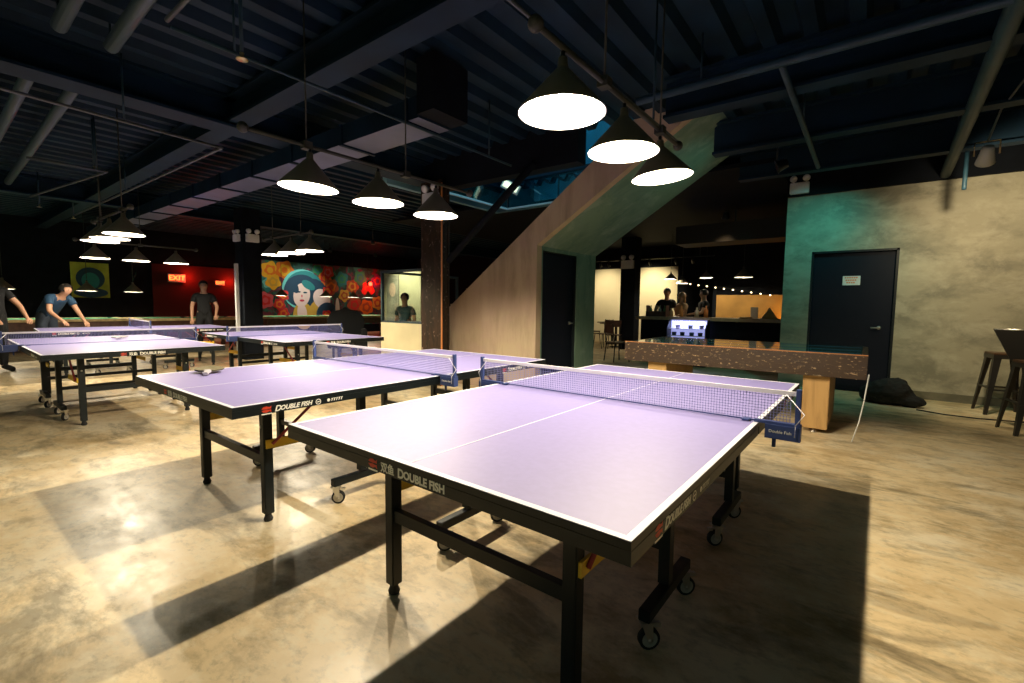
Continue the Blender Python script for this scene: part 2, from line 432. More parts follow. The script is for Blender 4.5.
tag(b.build('diagonal_brace', BLACK), 'dark diagonal steel brace rising left of the stair flank', 'brace')

# ------------------------------------------------------------------ ceiling steel, ducts and pipes
def bm_beam(name, label, box, m_=None, cat='beam'):
    x0, x1, y0, y1, z0, z1 = box
    b = MB(); lx = (x1 - x0) > (y1 - y0)
    b.box(x0, x1, y0, y1, z0, z0+.03); b.box(x0, x1, y0, y1, z1-.03, z1)
    if lx: b.box(x0, x1, (y0+y1)/2-.012, (y0+y1)/2+.012, z0+.03, z1-.03)
    else: b.box((x0+x1)/2-.012, (x0+x1)/2+.012, y0, y1, z0+.03, z1-.03)
    return tag(b.build(name, m_ or CEILM), label, cat)
bm_beam('ceiling_beam', 'steel beam running left to right above the lit tables', (-17.9, 5.8, 2.2, 2.42, 3.2, 3.48))
bm_beam('ceiling_beam', 'wide steel girder crossing the upper left of the ceiling', (-5.85, -5.55, -5.8, 5.1, 3.15, 3.48))
bm_beam('ceiling_beam', 'steel beam just behind the long pipe at upper right', (-1.7, 5.8, 4.58, 4.76, 3.1, 3.48))
bm_beam('ceiling_beam', 'farther steel beam in front of the plaster wall', (-1.6, 5.8, 5.98, 6.14, 3.1, 3.48))
bm_beam('ceiling_beam', 'farthest steel beam close to the plaster wall', (-1.6, 5.8, 7.4, 7.55, 3.1, 3.48))
bm_beam('ceiling_beam', 'steel girder above the farthest rows of pool tables', (-12.3, -12.05, -5.8, 15.3, 3.15, 3.48))
b = MB().box(-16, -3.32, 2.9, 3.29, 2.95, 3.145)
for f in b.bm.faces: f.material_index = 1 if f.calc_center_median().z > 2.96 else 0  # bounced light put into the colours: paler underside, near black sides
du = tag(b.build('air_duct', [DUCTM, CEILM]), 'long rectangular air duct, underside coloured paler for bounced light', 'duct')
for i in range(12):
    MB().box(-3.5-i*1.05, -3.46-i*1.05, 2.88, 3.31, 2.93, 3.147).build('joint_flange', CEILM, du)
MB().box(-3.32, -3.1, 2.88, 3.31, 2.97, 3.45).build('end_box', BLACK, du)
def pipe(label, pts, r, clamps=(), m_=None, cat='pipe', name='ceiling_pipe'):
    o = tag(MB().tube(pts, r, 12).build(name, m_ or PIPEM), label, cat)
    for c in clamps:
        MB().tube([(c[0], c[1], c[2]), (c[0], c[1], 3.5)], .008, 6).build('hanger_rod', PIPEM, o)
    return o
tag(MB().box(-3.4, -1.2, 10.2, 10.9, 2.62, 3.0).build('air_duct', mat('dark_duct', (.03, .026, .022), .6, spec=.2)), 'short dark air duct hanging over the bar', 'duct')
MB().tube([(-2.3, 10.55, 3.0), (-2.3, 10.55, 3.5)], .02, 6).build('hanger_rod', PIPEM, bpy.data.objects['air_duct.001'])
pipe('long ceiling pipe crossing above the right half of the room', [(-1.75, 4.08, 3.1), (5.5, 4.0, 3.1)], .035, [(-1.2, 4.07, 3.1), (1.5, 4.04, 3.1)])
pipe('pipe running toward the plaster wall from the long cross pipe', [(-.62, 4.08, 3.08), (-.62, 7.2, 3.08)], .025, [(-.62, 5.5, 3.1)])
pipe('thick pipe at the far right running toward the plaster wall', [(.56, -1, 3.12), (.60, 4, 3.12), (.72, 8.7, 3.12)], .06, [(.6, 5, 3.12), (.65, 7, 3.12)])
pipe('thin drop pipe ending above the plaster wall right of the door', [(.80, 7.6, 3.3), (.80, 7.6, 2.72), (.80, 7.6, 2.68)], .022)
def tubep(label, pts, r): return pipe(label, pts, r, [(p[0], p[1], p[2]) for p in pts], name='ceiling_tube', cat='pipe', m_=mat('grey_tube', (.035, .062, .080), .45))
tubep('left of the two short round tubes at the top left edge', [(-3.1, .78, 3.3), (-4.9, .80, 3.3)], .05)
tubep('right of the two short round tubes at the top left edge', [(-3.2, 1.07, 3.3), (-4.95, 1.11, 3.3)], .05)
tubep('left of the two long round tubes beyond the left girder', [(-5.95, .78, 3.3), (-9.4, .80, 3.3)], .05)
tubep('right of the two long round tubes beyond the left girder', [(-5.7, 1.08, 3.3), (-12.0, 1.18, 3.3)], .05)
COND = mat('conduit_grey', (.055, .065, .072), .45)
pipe('thin sprinkler pipe with a bend at upper left', [(-5.2, -.3, 2.9), (-5.437, .529, 2.9), (-5.554, 2.13, 2.9), (-12.2, 2.06, 2.9)], .014, [(-5.5, 1.3, 2.9), (-9, 2.1, 2.9)], COND, name='sprinkler_pipe')
pipe('thin sprinkler pipe near the top edge left of centre', [(-2.75, 1.03, 2.93), (-3.4, 1.03, 2.93)], .014, [(-3.1, 1.03, 2.93)], COND, name='sprinkler_pipe')
pipe('second thin sprinkler pipe deeper in the left bay', [(-7.6, .9, 2.86), (-7.6, 1.6, 2.86), (-10.4, 1.25, 2.86)], .013, [(-7.6, 1.5, 2.86)], COND, name='sprinkler_pipe')
pipe('conduit running alongside the nearest lamp rail', [(-1.35, .9, 2.62), (-1.32, 3.9, 2.62)], .010, [(-1.34, 1.3, 2.62), (-1.33, 3.4, 2.62)], COND, name='conduit')
pipe('dark conduit strung past the second lamp rail', [(-3.4, 1.05, 2.9), (-3.42, 4.4, 2.9)], .012, [(-3.4, 1.4, 2.9), (-3.42, 4.0, 2.9)], PIPEM, name='conduit')
def sprinkler(x, y, z, label):
    t = thing('fire_sprinkler', label, 'sprinkler', (x, y, z), 0, None)
    MB().tube([(0, 0, .04), (0, 0, 3.5 - z)], .012, 8).build('drop_pipe', PIPEM, t)
    MB().lathe([(.001, 0), (.035, 0), (.035, .004), (.008, .012), (.014, .04), (.001, .05)], n=12).build('deflector', mat('brass', (.6, .5, .3), .3, metal=.8), t)
sprinkler(-3.2, 1.36, 2.78, 'brass sprinkler head on a dark drop pipe nearest the camera')
sprinkler(-7.69, 1.5, 2.88, 'sprinkler head hanging in the bay behind the left girder')
sprinkler(-11.6, 1.5, 2.88, 'distant sprinkler head at far left above the pool tables')
sprinkler(-12.6, 2.1, 2.88, 'distant sprinkler head just left of the third lamp rail')

# ------------------------------------------------------------------ steel columns
b = MB(); b.box(-5.67, -5.22, 5.0, 5.03, 0, 3.15); b.box(-5.67, -5.22, 5.15, 5.18, 0, 3.15); b.box(-5.46, -5.43, 5.03, 5.15, 0, 3.15)
b.box(-5.60, -5.235, 5.03, 5.15, 0.02, 3.1)
c_ = struct(b.build('column_1', RUSTY), 'weathered brown steel column beside the stair')
MB().box(-5.222, -5.20, 4.998, 5.012, 0, 3.1).build('corner_strip', mat('orange_rust', (.55, .2, .05), .5), c_)
b = MB().box(-11.2, -10.8, 4.48, 4.86, 0, 3.3); struct(b.build('column_2', BLACK), 'black column between the pool tables')
b = MB().box(-5.90, -5.45, 12.95, 13.35, 0, 3.3); struct(b.build('column_3', BLACK), 'black column in front of the cream bar wall')
st_ = tag(MB().box(-10.97, -10.90, 4.36, 4.42, 0, 2.1).build('white_strip', PALEBOX), 'narrow white upright strip beside the black left column', 'strip')

def emergency(label, loc, rz, s=1, heads=2):
    t = thing('emergency_light', label, 'emergency light', loc, rz)
    MB().cbox((0, -.04*s, 0), (.26*s, .08*s, .17*s)).build('housing', PALEBOX, t, bevel=.008)
    for sx in (-.085, .09):
        hd = MB(); hd.lathe([(.001, -.045*s), (.035*s, -.04*s), (.052*s, .02*s), (.05*s, .03*s), (.001, .032*s)], n=16, M=Matrix.Translation((sx*s, -.05*s, .15*s)) @ Matrix.Rotation(PI/2 + .3, 4, 'X'))
        hd.tube([(sx*s, -.04*s, .08*s), (sx*s, -.04*s, .12*s)], .012*s, 8)
        hd.build('lamp_head', PALEBOX, t)
emergency('white emergency light on the bulkhead left of the black door', (-.98, 8.74, 3.17), 0)
emergency('white emergency light on the column behind the third pendant', (-5.4, 5.0, 2.86), 0, 1.15)
emergency('emergency light facing right on the top of the black left column', (-10.8, 4.67, 2.66), PI/2)
emergency('emergency light on the near side of the black left column', (-11.0, 4.48, 2.66), 0, .9)
emergency('emergency light on the column by the cream bar wall', (-5.67, 12.95, 2.5), 0, 1.4)

# ------------------------------------------------------------------ pendant lamps
def make_pendant():
    t = thing('pendant_lamp', 'x', 'pendant lamp')
    b = MB()
    b.mat(0).lathe([(.001, .255), (.022, .25), (.026, .205), (.036, .195), (.210, 0.002), (.212, -.006)])
    b.mat(1).lathe([(.212, -.006), (.207, -.006), (.205, .002), (.034, .188), (.001, .190)])
    b.build('lamp_shade', [SHADEOUT, SHADEIN], t)
    MB().tube([(0, 0, .19), (0, 0, .15)], .018, 12).build('lamp_socket', PALEBOX, t)
    MB().ball((0, 0, .116), .030, (1, 1, 1.2)).build('light_bulb', BULB, t)
    MB().tube([(0, 0, .25), (0, 0, .278)], .012, 8).build('stem', BLKMETAL, t)
    return t
proto = make_pendant(); used = [False]
def pendant(x, y, z, label, group=None, watt=LAMP_W, scale=.955, tilt=(0, 0)):
    if not used[0]: used[0] = True; o = proto; o.location = (x, y, z); o['label'] = label
    else: o = dup(proto, label, (x, y, z))
    o.scale = (scale,) * 3
    o.rotation_euler = (tilt[0], tilt[1], 0)
    if group: o['group'] = group
    L = bpy.data.lights.new('pendant_glow', 'POINT'); L.energy = watt; L.color = WARM; L.shadow_soft_size = .018
    lo = bpy.data.objects.new('pendant_glow', L); COL.objects.link(lo); lo.location = (x, y, z + .060 * scale)
    return o
def rail(p0, p1, label, hang, ztop=3.5):
    t = thing('lamp_rail', label, 'lamp rail')
    MB().tube([p0, p1], .014, 8).build('rail_bar', RAILM, t)
    p0v, p1v = Vector(p0), Vector(p1)
    for q in (p0v, p1v): MB().ball(q, .035, (1, 1, 1), 6).build('end_cap', RAILM, t)
    for k in hang:
        q = p0v.lerp(p1v, k); MB().tube([q, (q.x, q.y, ztop)], .006, 6).build('hanger_rod', RAILM, t)
        MB().cbox(q, (.06, .06, .05)).build('clamp', RAILM, t)
G_ = 'pendant lamps above the tables'
rail((-1.17, 1.66, 2.44), (-1.17, 3.48, 2.44), 'dark lamp rail above the nearest table with three pendants', (.35, .8))
for y, lb in ((1.88, 'largest brightest pendant lamp, nearest of the three over the front table'), (2.55, 'middle pendant lamp of the three over the front table'), (3.18, 'farthest pendant lamp of the three over the front table')):
    pendant(-1.17, y, 2.155, lb, G_, tilt=(.05, -.07) if y > 3 else (0, 0))
rail((-3.2, 1.35, 2.37), (-3.2, 3.45, 2.37), 'lamp rail above the second table with the racket', (.2, .62))
for y, lb in ((1.78, 'nearest pendant lamp of the three over the racket table'), (2.37, 'middle pendant lamp of the three over the racket table'), (3.0, 'farthest pendant lamp over the racket table, before the rusty column')):
    pendant(-3.2, y, 2.085, lb, G_, tilt=(-.03, .05) if y < 2 else (0, 0))
rail((-6.7, 1.6, 2.33), (-8.4, 1.6, 2.33), 'lamp rail above the left table that lies crosswise', (.2, .8))
for x_, lb in ((-7.0, 'nearest of three stacked looking pendant lamps at far left'), (-7.62, 'middle of three stacked looking pendant lamps at far left'), (-8.1, 'farthest of three stacked looking pendant lamps at far left')):
    pendant(x_, 1.6, 2.05, lb, G_, LAMP_W*.9)
rail((-6.7, 3.75, 2.33), (-8.2, 3.75, 2.33), 'lamp rail above the table left of the glass booth', (.2, .8))
for x_, lb in ((-6.8, 'right pendant lamp of three above the woman mural'), (-7.35, 'middle pendant lamp of three above the woman mural'), (-7.9, 'left pendant lamp of three above the woman mural')):
    pendant(x_, 3.78, 2.06, lb, G_, LAMP_W*.8)
rail((-10.8, 1.8, 2.3), (-10.8, 3.6, 2.3), 'distant lamp rail above the farthest tennis table', (.2, .5))
for y, lb in ((2.05, 'distant thin lit pendant above the yellow portrait poster'), (2.63, 'distant thin lit pendant right of the yellow portrait poster'), (3.25, 'distant thin lit pendant left of the exit sign')):
    pendant(-10.8, y, 2.01, lb, G_, LAMP_W*.8)
k = 0
for y, lb in ((.6, 'pool table pendant behind the man in blue, left one'), (1.3, 'pool table pendant behind the man in blue, right one'), (2.7, 'low pool lamp under the yellow portrait poster'), (3.6, 'low pool lamp right of the yellow portrait poster'),
              (7.45, 'low pool lamp in front of the mural left of the face'), (9.0, 'low pool lamp in front of the mural right of the face'), (10.1, 'low pool lamp left of the red glow on the mural'), (10.75, 'low pool lamp under the red glow on the mural')):
    pendant(-15.2, y, 1.50, lb, 'pool table lamps', 48)
    c0 = tag(MB().tube([(-15.2, y, 1.79), (-15.2, y, 3.5)], .006, 6).build('lamp_cable', BLKMETAL), 'thin cable of the ' + lb, 'cable')

# ------------------------------------------------------------------ table tennis tables
def lettering(parent, side, half):
    """near half only; side: 'end', 'right', 'left'. local frame: x across, y along, near end at -1.37"""
    if side == 'end':
        def MM(u): return frame_M((u, -1.3722, .7225), (1, 0, 0), (0, 0, 1))
        lg = (-.20, -.13); t1 = -.125; t2 = -.036; circ = None
    elif side == 'right':
        def MM(u): return frame_M((.7647, u, .722), (0, 1, 0), (0, 0, 1))
        lg = (-1.24, -1.18)
    else:
        def MM(u): return frame_M((-.7647, -u, .722), (0, -1, 0), (0, 0, 1))
        lg = (-1.24 + .52 - 0, -1.18)
    def sh(u):  # for the left side the words read toward the near end
        return u if side != 'left' else u + 2.0 - .05
    if side == 'end':
        text_mesh('lettering', '双鱼', .036, LETTER, parent, MM(t1), 0, .0009)
        text_mesh('lettering', 'D', .043, LETTER, parent, MM(t2), 0, .0014)
        text_mesh('lettering', 'OUBLE FISH', .036, LETTER, parent, MM(t2 + .030), 0, .0014)
        o0 = -.168
    else:
        o0 = sh(-1.21)
        text_mesh('lettering', 'D', .042, LETTER, parent, MM(sh(-1.170)), .3, .0012)
        text_mesh('lettering', 'OUBLE FISH', .033, LETTER, parent, MM(sh(-1.142)), .3, .0012)
        b = MB(); M_ = MM(sh(-.93))
        def ring(r0, r1, cx):
            for q in range(20):
                a0, a1 = 2*PI*q/20, 2*PI*(q+1)/20
                b.poly([M_ @ Vector((cx + r*math.cos(a), r*math.sin(a), .0006)) for r, a in ((r0, a0), (r1, a0), (r1, a1), (r0, a1))])
        ring(.012, .016, 0)
        b.poly([M_ @ Vector(p) for p in ((-.008, -.004, .0006), (.008, -.001, .0006), (.008, .004, .0006), (-.008, .001, .0006))])
        b.build('ring_emblem', LETTER, parent); b = MB()
        ring(.001, .009, .062)
        for q in range(5):
            u0 = .078 + q * .015
            b.poly([M_ @ Vector(p) for p in ((u0, -.008, .0006), (u0+.005, -.008, .0006), (u0+.012, .008, .0006), (u0+.006, .008, .0006))])
            b.poly([M_ @ Vector(p) for p in ((u0, .004, .0006), (u0+.014, .006, .0006), (u0+.014, .009, .0006), (u0, .007, .0006))])
        b.build('script_emblem', LETTER, parent)
    # red twin fish emblem with a pale caption bar under it
    M_ = MM(o0)
    b = MB()
    for s_ in (1, -1):
        ptsf = [(-.026, .004*s_), (-.016, .014*s_), (0, .016*s_), (.014, .010*s_), (.024, .017*s_), (.022, .002*s_), (.012, .003*s_), (0, .001*s_), (-.014, .002*s_)]
        b.poly([M_ @ Vector((x_, y_ + .004, .0006)) for x_, y_ in (ptsf if s_ > 0 else ptsf[::-1])])
    b.build('red_emblem', REDP, parent)
    b = MB(); b.poly([M_ @ Vector(p) for p in ((-.026, -.022, .0006), (.026, -.022, .0006), (.026, -.016, .0006), (-.026, -.016, .0006))]); b.build('caption_strip', LETTER, parent)

def make_half(root, root_i=1):
    W2, L2 = .7625, 1.37
    b = MB(); b.mat(0).box(-W2, W2, -L2, -.002, .738, .76)
    b.mat(1)
    z0, z1 = .7598, .7606
    b.box(-W2, W2, -L2, -L2+.02, z0, z1); b.box(-W2, -W2+.02, -L2+.02, -.002, z0, z1); b.box(W2-.02, W2, -L2+.02, -.002, z0, z1)
    b.box(-.0025, .0025, -L2+.02, -.002, z0, z1)
    # black side of the board
    b.mat(2).box(-W2-.001, W2+.001, -L2-.001, -L2, .738, .7585); b.box(-W2-.001, -W2, -L2, -.002, .738, .7585); b.box(W2, W2+.001, -L2, -.002, .738, .7585)
    top = b.build('table_top', [TOP, WHITE, BLKMETAL], root)
    b = MB(); t_ = .03
    b.box(-W2-.002, W2+.002, -L2-.002, -L2+t_, 0.703, .7375); b.box(-W2-.002, -W2+t_, -L2+t_, -.01, 0.703, .7375); b.box(W2-t_, W2+.002, -L2+t_, -.01, 0.703, .7375)
    b.box(-W2+t_, W2-t_, -.04, -.01, .705, .7375); b.box(-W2+t_, W2-t_, -.72, -.69, .708, .7375)
    ap = b.build('apron_frame', BLKMETAL, root)
    for sd in ('end', 'right', 'left'): lettering(ap, sd, 0)
    for sx in (-1, 1):
        lg = MB().box(sx*.45-.026, sx*.45+.026, -L2+.27, -L2+.322, .045, .738); lg = lg.build('leg', BLKMETAL, root, bevel=.004)
        MB().lathe([(.001, .0), (.022, .0), (.026, .012), (.019, .03), (.016, .045)], (sx*.45, -L2+.296, 0), 16).build('levelling_foot', RUBBER, lg)
        MB().lathe([(.001, 0), (.008, 0), (.007, .006), (.001, .007)], n=10, M=Matrix.Translation((sx*.45, -L2+.27, .56)) @ Matrix.Rotation(PI/2, 4, 'X')).build('bolt', CHROME, lg)
        # yellow fold arm and red strut
        MB().box(sx*.482-.006, sx*.482+.006, -L2+.28, -L2+.72, .435, .485).build('fold_arm', YEL, root)
        MB().tube([(sx*.495, -L2+.31, .46), (sx*.495, -L2+.60, .69)], .009, 8).build('strut', REDM, root)
    MB().box(-.43, .43, -L2+.28, -L2+.31, .335, .385).build('cross_bar', BLKMETAL, root)
    # wheeled frame near the middle
    for sx in (-1, 1):
        xx = sx*.545
        MB().box(xx-.022, xx+.022, -.53, -.485, .17, .738).build('wheel_post', BLKMETAL, root)
        wf = MB().box(xx-.022, xx+.022, -.72, -.25, .115, .16).build('wheel_foot', BLKMETAL, root, bevel=.003)
        for yy in (-.695, -.275):
            Mc = Matrix.Translation((xx, yy, 0)) @ Matrix.Rotation(-.75 if root_i else 2.39, 4, 'Z')
            c = MB(); c.box(-.026, .026, -.03, .03, .107, .115, Mc)
            for q_ in (-.018, .014):
                n_v = len(c.bm.verts); c.prism([(-.024, .108), (.020, .108), (.022, .036), (.006, .030)], q_, q_ + .004, 'x')
                c.bm.verts.ensure_lookup_table()
                for v in c.bm.verts[n_v:]: v.co = Mc @ v.co
            c.tube([Mc @ Vector((-.021, .012, .041)), Mc @ Vector((.021, .012, .041))], .009, 8)
            c.box(-.008, .008, .03, .055, .085, .10, Mc)
            c.build('caster_fork', CHROME, wf)
            wh = MB(); Mw = Mc @ Matrix.Translation((0, .012, .041)) @ Matrix.Rotation(PI/2, 4, 'Y')
            wh.mat(0).lathe([(.030, -.012), (.041, -.010), (.041, .010), (.030, .012)], n=20, M=Mw)
            wh.mat(1).lathe([(.0005, -.009), (.030, -.012)], n=20, M=Mw); wh.lathe([(.0005, .009), (.030, .012)], n=20, M=Mw)
            wh.build('caster_wheel', [RUBBER, GREYWHEEL], wf)
    MB().box(-.523, .523, -.52, -.49, .30, .335).build('wheel_cross_bar', BLKMETAL, root)

def make_table():
    t = thing('table_tennis_table', 'x', 'table tennis table')
    make_half(t)
    near = [o for o in S.objects if o.parent == t]
    for o in near:
        c = copy_tree(o, t); c.rotation_euler.z = PI; 
    return t
def make_net():
    n = thing('table_tennis_net', 'x', 'net')
    MB().box(-.88, .88, -.001, .001, .768, .900).build('net_mesh', NETM, n)
    MB().box(-.905, .905, -.005, .005, .895, .914).build('top_tape', TAPE, n)
    MB().box(-.905, .905, -.002, .002, .764, .770).build('bottom_cord', NETBLUE, n)
    for sx in (-1, 1):
        p = MB().box(sx*.905-.010, sx*.905+.010, -.012, .012, .70, .925).build('net_post', NETBLUE, n, bevel=.002)
        b = MB(); b.box(min(sx*.74, sx*.92), max(sx*.74, sx*.92), -.014, .014, .762, .774)
        b.box(min(sx*.785, sx*.92), max(sx*.785, sx*.92), -.02, .02, .70, .762)
        b.box(min(sx*.69, sx*.72), max(sx*.69, sx*.72), -.02, .02, .762, .770)
        b.tube([(sx*.82, 0, .70), (sx*.82, 0, .66)], .008, 8)
        b.build('table_clamp', NETBLUE, p)
        if sx > 0: text_mesh('lettering', 'Double Fish', .018, LETTER, p, frame_M((.80, -.0206, .733), (1, 0, 0), (0, 0, 1)))
        MB().tube([(sx*.905, 0, .91), (sx*.86, -.012, .90), (sx*.93, -.01, .82), (sx*.90, -.024, .77), (sx*.90, -.024, .72)], .0025, 6).build('tie_cord', TAPE, p)
    return n
T0 = make_table(); N0 = make_net()
T0.location = (-1.126, 2.308, 0); T0.rotation_euler.z = math.radians(-.7); T0['label'] = 'purple table tennis table nearest the camera, filling the foreground'
N0.location = (-1.120, 2.308, 0); N0.rotation_euler.z = math.radians(-.7); N0['label'] = 'white topped net across the nearest purple table'
def place_table(x, y, rz, lab, nlab):
    t = dup(T0, lab, (x, y, 0), rz); n_ = dup(N0, nlab, (x, y, 0), rz)
    return t
for o in (T0, N0): o['group'] = 'purple table tennis tables' if o is T0 else 'table tennis nets'
place_table(-3.165, 2.29, math.radians(.2), 'purple table tennis table with a racket lying on it', 'net across the racket table')
T3c = (-7.34, 1.495)
place_table(T3c[0], T3c[1], math.radians(89.3), 'purple table tennis table at far left seen end on', 'long dark blue net across the far left table')
place_table(-7.27, 3.68, math.radians(90), 'purple table tennis table just left of the glass booth', 'net across the table left of the glass booth')
place_table(-10.95, 2.66, math.radians(-4), 'most distant purple table tennis table, before the pool tables', 'small far off net on the most distant tennis table')

def racket(x, y, z, rz, label):
    t = thing('table_tennis_racket', label, 'racket', (x, y, z), rz); t.scale = (1.15,)*3; t.rotation_euler.x = .06; t.location.z += .012
    b = MB(); n = 28
    out = [(.078*math.cos(2*PI*k/n), .076*math.sin(2*PI*k/n)+.0) for k in range(n)]
    b.mat(0).prism(out, .008, .0155, 'z'); b.build('blade', [mat('racket_rubber', (.06, .055, .03), .5)], t)
    MB().prism([(p[0]*.985, p[1]*.985) for p in out], .0155, .0175, 'z').build('rubber_sheet', mat('olive_rubber', (.16, .14, .08), .4), t)
    b = MB(); b.prism([(-.014, -.165), (.014, -.165), (.012, -.11), (.020, -.068), (-.020, -.068), (-.012, -.11)], .001, .023, 'z')
    b.build('handle', mat('racket_handle', (.42, .40, .44), .5), t, bevel=.004)
racket(-3.74, 1.30, .7606, math.radians(63), 'table tennis racket lying on the second purple table')
racket(-7.9, 1.7, .7606, math.radians(70), 'small racket lying on the far left purple table')

# ------------------------------------------------------------------ shuffleboard table
t = thing('shuffleboard_table', 'long heavy wooden shuffleboard table with glossy green surface', 'shuffleboard table', (-1.2, 5.9, 0))
def rel(b, *a): return b
x0, x1, y0, y1 = -1.22, 1.22, -.40, .98
b = MB(); b.box(x0, x1, y0, y0+.06, .60, .83); b.box(x0, x1, y1-.06, y1, .60, .83)
b.box(x0, x0+.06, y0+.06, y1-.06, .60, .83); b.box(x1-.06, x1, y0+.06, y1-.06, .60, .83); b.box(x0+.06, x1-.06, y0+.06, y1-.06, .60, .66)
b.build('cradle', BEAMWOOD, t, bevel=.004)
MB().box(x0, x1, y0, y0+.02, .83, .838).build('front_rim', mat('rim_orange_wood', (.50, .2, .07), .4), t)
MB().box(x0+.05, x1-.05, y0+.05, y1-.05, .70, .8335).build('playing_surface', mat('teal_gloss', (.008, .17, .14), .10, coat=.6), t)
b = MB()
for yy in (y0+.2, y0+.6, y1-.3): b.box(x0+.06, x1-.06, yy, yy+.03, .82, .835)
b.build('side_gutter_trim', mat('blue_trim', (.02, .10, .22), .2, coat=1), t)
for xx in (-.95, .70):
    lg = MB().box(xx-.0, xx+.23, -.30, .80, .045, .60).build('leg', LEGWOOD, t, bevel=.006)
    for yy in (-.25, .74):
        MB().lathe([(.001, 0), (.03, 0), (.03, .012), (.012, .02), (.012, .045)], (xx+.115, yy, 0), 14).build('levelling_foot', CHROME, lg)
tag(MB().tube([(.035, 5.47, .66), (.012, 5.46, .4), (-.015, 5.45, .2), (-.06, 5.42, .008)], .006, 6).build('white_cable', PALEBOX), 'white cable hanging from the right end of the shuffleboard table', 'cable')

# ------------------------------------------------------------------ bag and floor cable by the door
b = MB()
for i, (cx, cy, r_, sx, sy, sz) in enumerate(((0, 0, .16, 1.5, 1, .95), (-.16, .05, .12, 1.2, 1, 1.0), (.2, -.05, .10, 1.5, 1, .7), (.05, .06, .13, 1.2, 1, 1.25))):
    b.ball((cx, cy, r_*sz*.92), r_, (sx, sy, sz), 10)
bag = b.build('bag', RUBBER, None, (.28, 8.0, 0)); bag.scale = (1.1, 1, 1.15)
md = bag.modifiers.new('r', 'REMESH'); md.mode = 'VOXEL'; md.voxel_size = .02
tx = bpy.data.textures.new('crumple', 'CLOUDS'); tx.noise_scale = .09
md = bag.modifiers.new('d', 'DISPLACE'); md.texture = tx; md.strength = .05
tag(bag, 'black bag slumped on the floor in front of the black door', 'bag')
tag(MB().tube([(.55, 7.75, .008), (.8, 7.62, .008), (1.1, 7.6, .008), (2.2, 7.9, .008)], .008, 6).build('floor_cable', RUBBER), 'black cable lying along the floor below the plaster wall', 'cable')

# ------------------------------------------------------------------ bar stools right
def stool(x, y, rz, label, back):
    t = thing('bar_stool', label, 'bar stool', (x, y, 0), rz)
    s = MB(); s.prism([(-.16, -.16), (.16, -.16), (.16, .16), (-.16, .16)], .735, .76, 'z'); s.build('seat', mat('stool_seat_brown', (.10, .05, .025), .4) , t, bevel=.01)
    s = MB(); s.box(-.155, .155, -.155, .155, .69, .735); s.build('seat_skirt', GUNM, t)
    for sx in (-1, 1):
        for sy in (-1, 1):
            b = MB(); p0 = Vector((sx*.145, sy*.145, .735)); p1 = Vector((sx*.215, sy*.215, 0))
            n0, n1 = .036, .016
            vs = []
            for p, w_ in ((p0, n0), (p1, n1)):
                for dx, dy in ((0, 0), (-sx*w_*2, 0), (-sx*w_*2, -sy*.008), (-sx*.008, -sy*.008), (-sx*.008, -sy*w_*2), (0, -sy*w_*2)):
                    vs.append(b.bm.verts.new((p.x+dx, p.y+dy, p.z)))
            for i in range(6): b.bm.faces.new((vs[i], vs[(i+1) % 6], vs[6+(i+1) % 6], vs[6+i]))
            b.bm.faces.new(vs[:6]); b.bm.faces.new(vs[6:][::-1])
            b.build('leg', GUNM, t)
    b = MB()
    for z_, w_ in ((.30, .18),):
        for s_ in (-1, 1): b.box(-w_, w_, s_*w_-.008, s_*w_+.008, z_, z_+.02); b.box(s_*w_-.008, s_*w_+.008, -w_, w_, z_+.02, z_+.04)
    b.build('foot_rail', GUNM, t)
    if back:
        b = MB()
        vs = [b.bm.verts.new(p) for p in ((-.17, .15, .75), (.17, .15, .75), (.29, .24, 1.07), (-.29, .24, 1.07), (-.17, .14, .75), (.17, .14, .75), (.29, .225, 1.07), (-.29, .225, 1.07))]
        for q in ((0, 1, 2, 3), (7, 6, 5, 4), (0, 4, 5, 1), (1, 5, 6, 2), (2, 6, 7, 3), (3, 7, 4, 0)): b.bm.faces.new([vs[i] for i in q])
        b.build('backrest', GUNM, t)
        MB().tube([(-.29, .232, 1.07), (.29, .232, 1.07)], .010, 8).build('back_rim', CHROME, t)
stool(1.37, 8.22, math.radians(8), 'brown topped metal bar stool closest to the plaster wall', False)
stool(1.42, 7.05, math.radians(10), 'dark metal bar stool with low backrest at the right edge', True)

# track spot high on the right
t = thing('wall_spotlight', 'white track spotlight aimed at the plaster wall', 'spotlight', (.83, 6.55, 2.8))
Ms = Matrix.Rotation(.6, 4, 'X')
MB().lathe([(.001, -.09), (.045, -.085), (.07, .06), (.075, .09), (.066, .09), (.062, .06), (.001, .05)], n=20, M=Matrix.Rotation(-2.3, 4, 'X')).build('lamp_head', PALEBOX, t)
MB().tube([(-.09, 0, 0), (-.09, 0, .13), (.09, 0, .13), (.09, 0, 0)], .008, 6).build('yoke', mat('tan_yoke', (.55, .4, .2), .5), t)
MB().tube([(0, 0, .13), (.03, -.3, .32), (.1, -2.0, .36)], .010, 6).build('supply_conduit', COND, t)
L = bpy.data.lights.new('wall_spot', 'SPOT'); L.energy = 215; L.color = (1, .82, .52); L.spot_size = 2.3; L.spot_blend = .9; L.shadow_soft_size = .05
lo = bpy.data.objects.new('wall_spot', L); COL.objects.link(lo); lo.location = (.83, 6.66, 2.72)
lo.rotation_euler = (Vector((2.1, 8.8, 1.6)) - lo.location).to_track_quat('-Z', 'Y').to_euler()

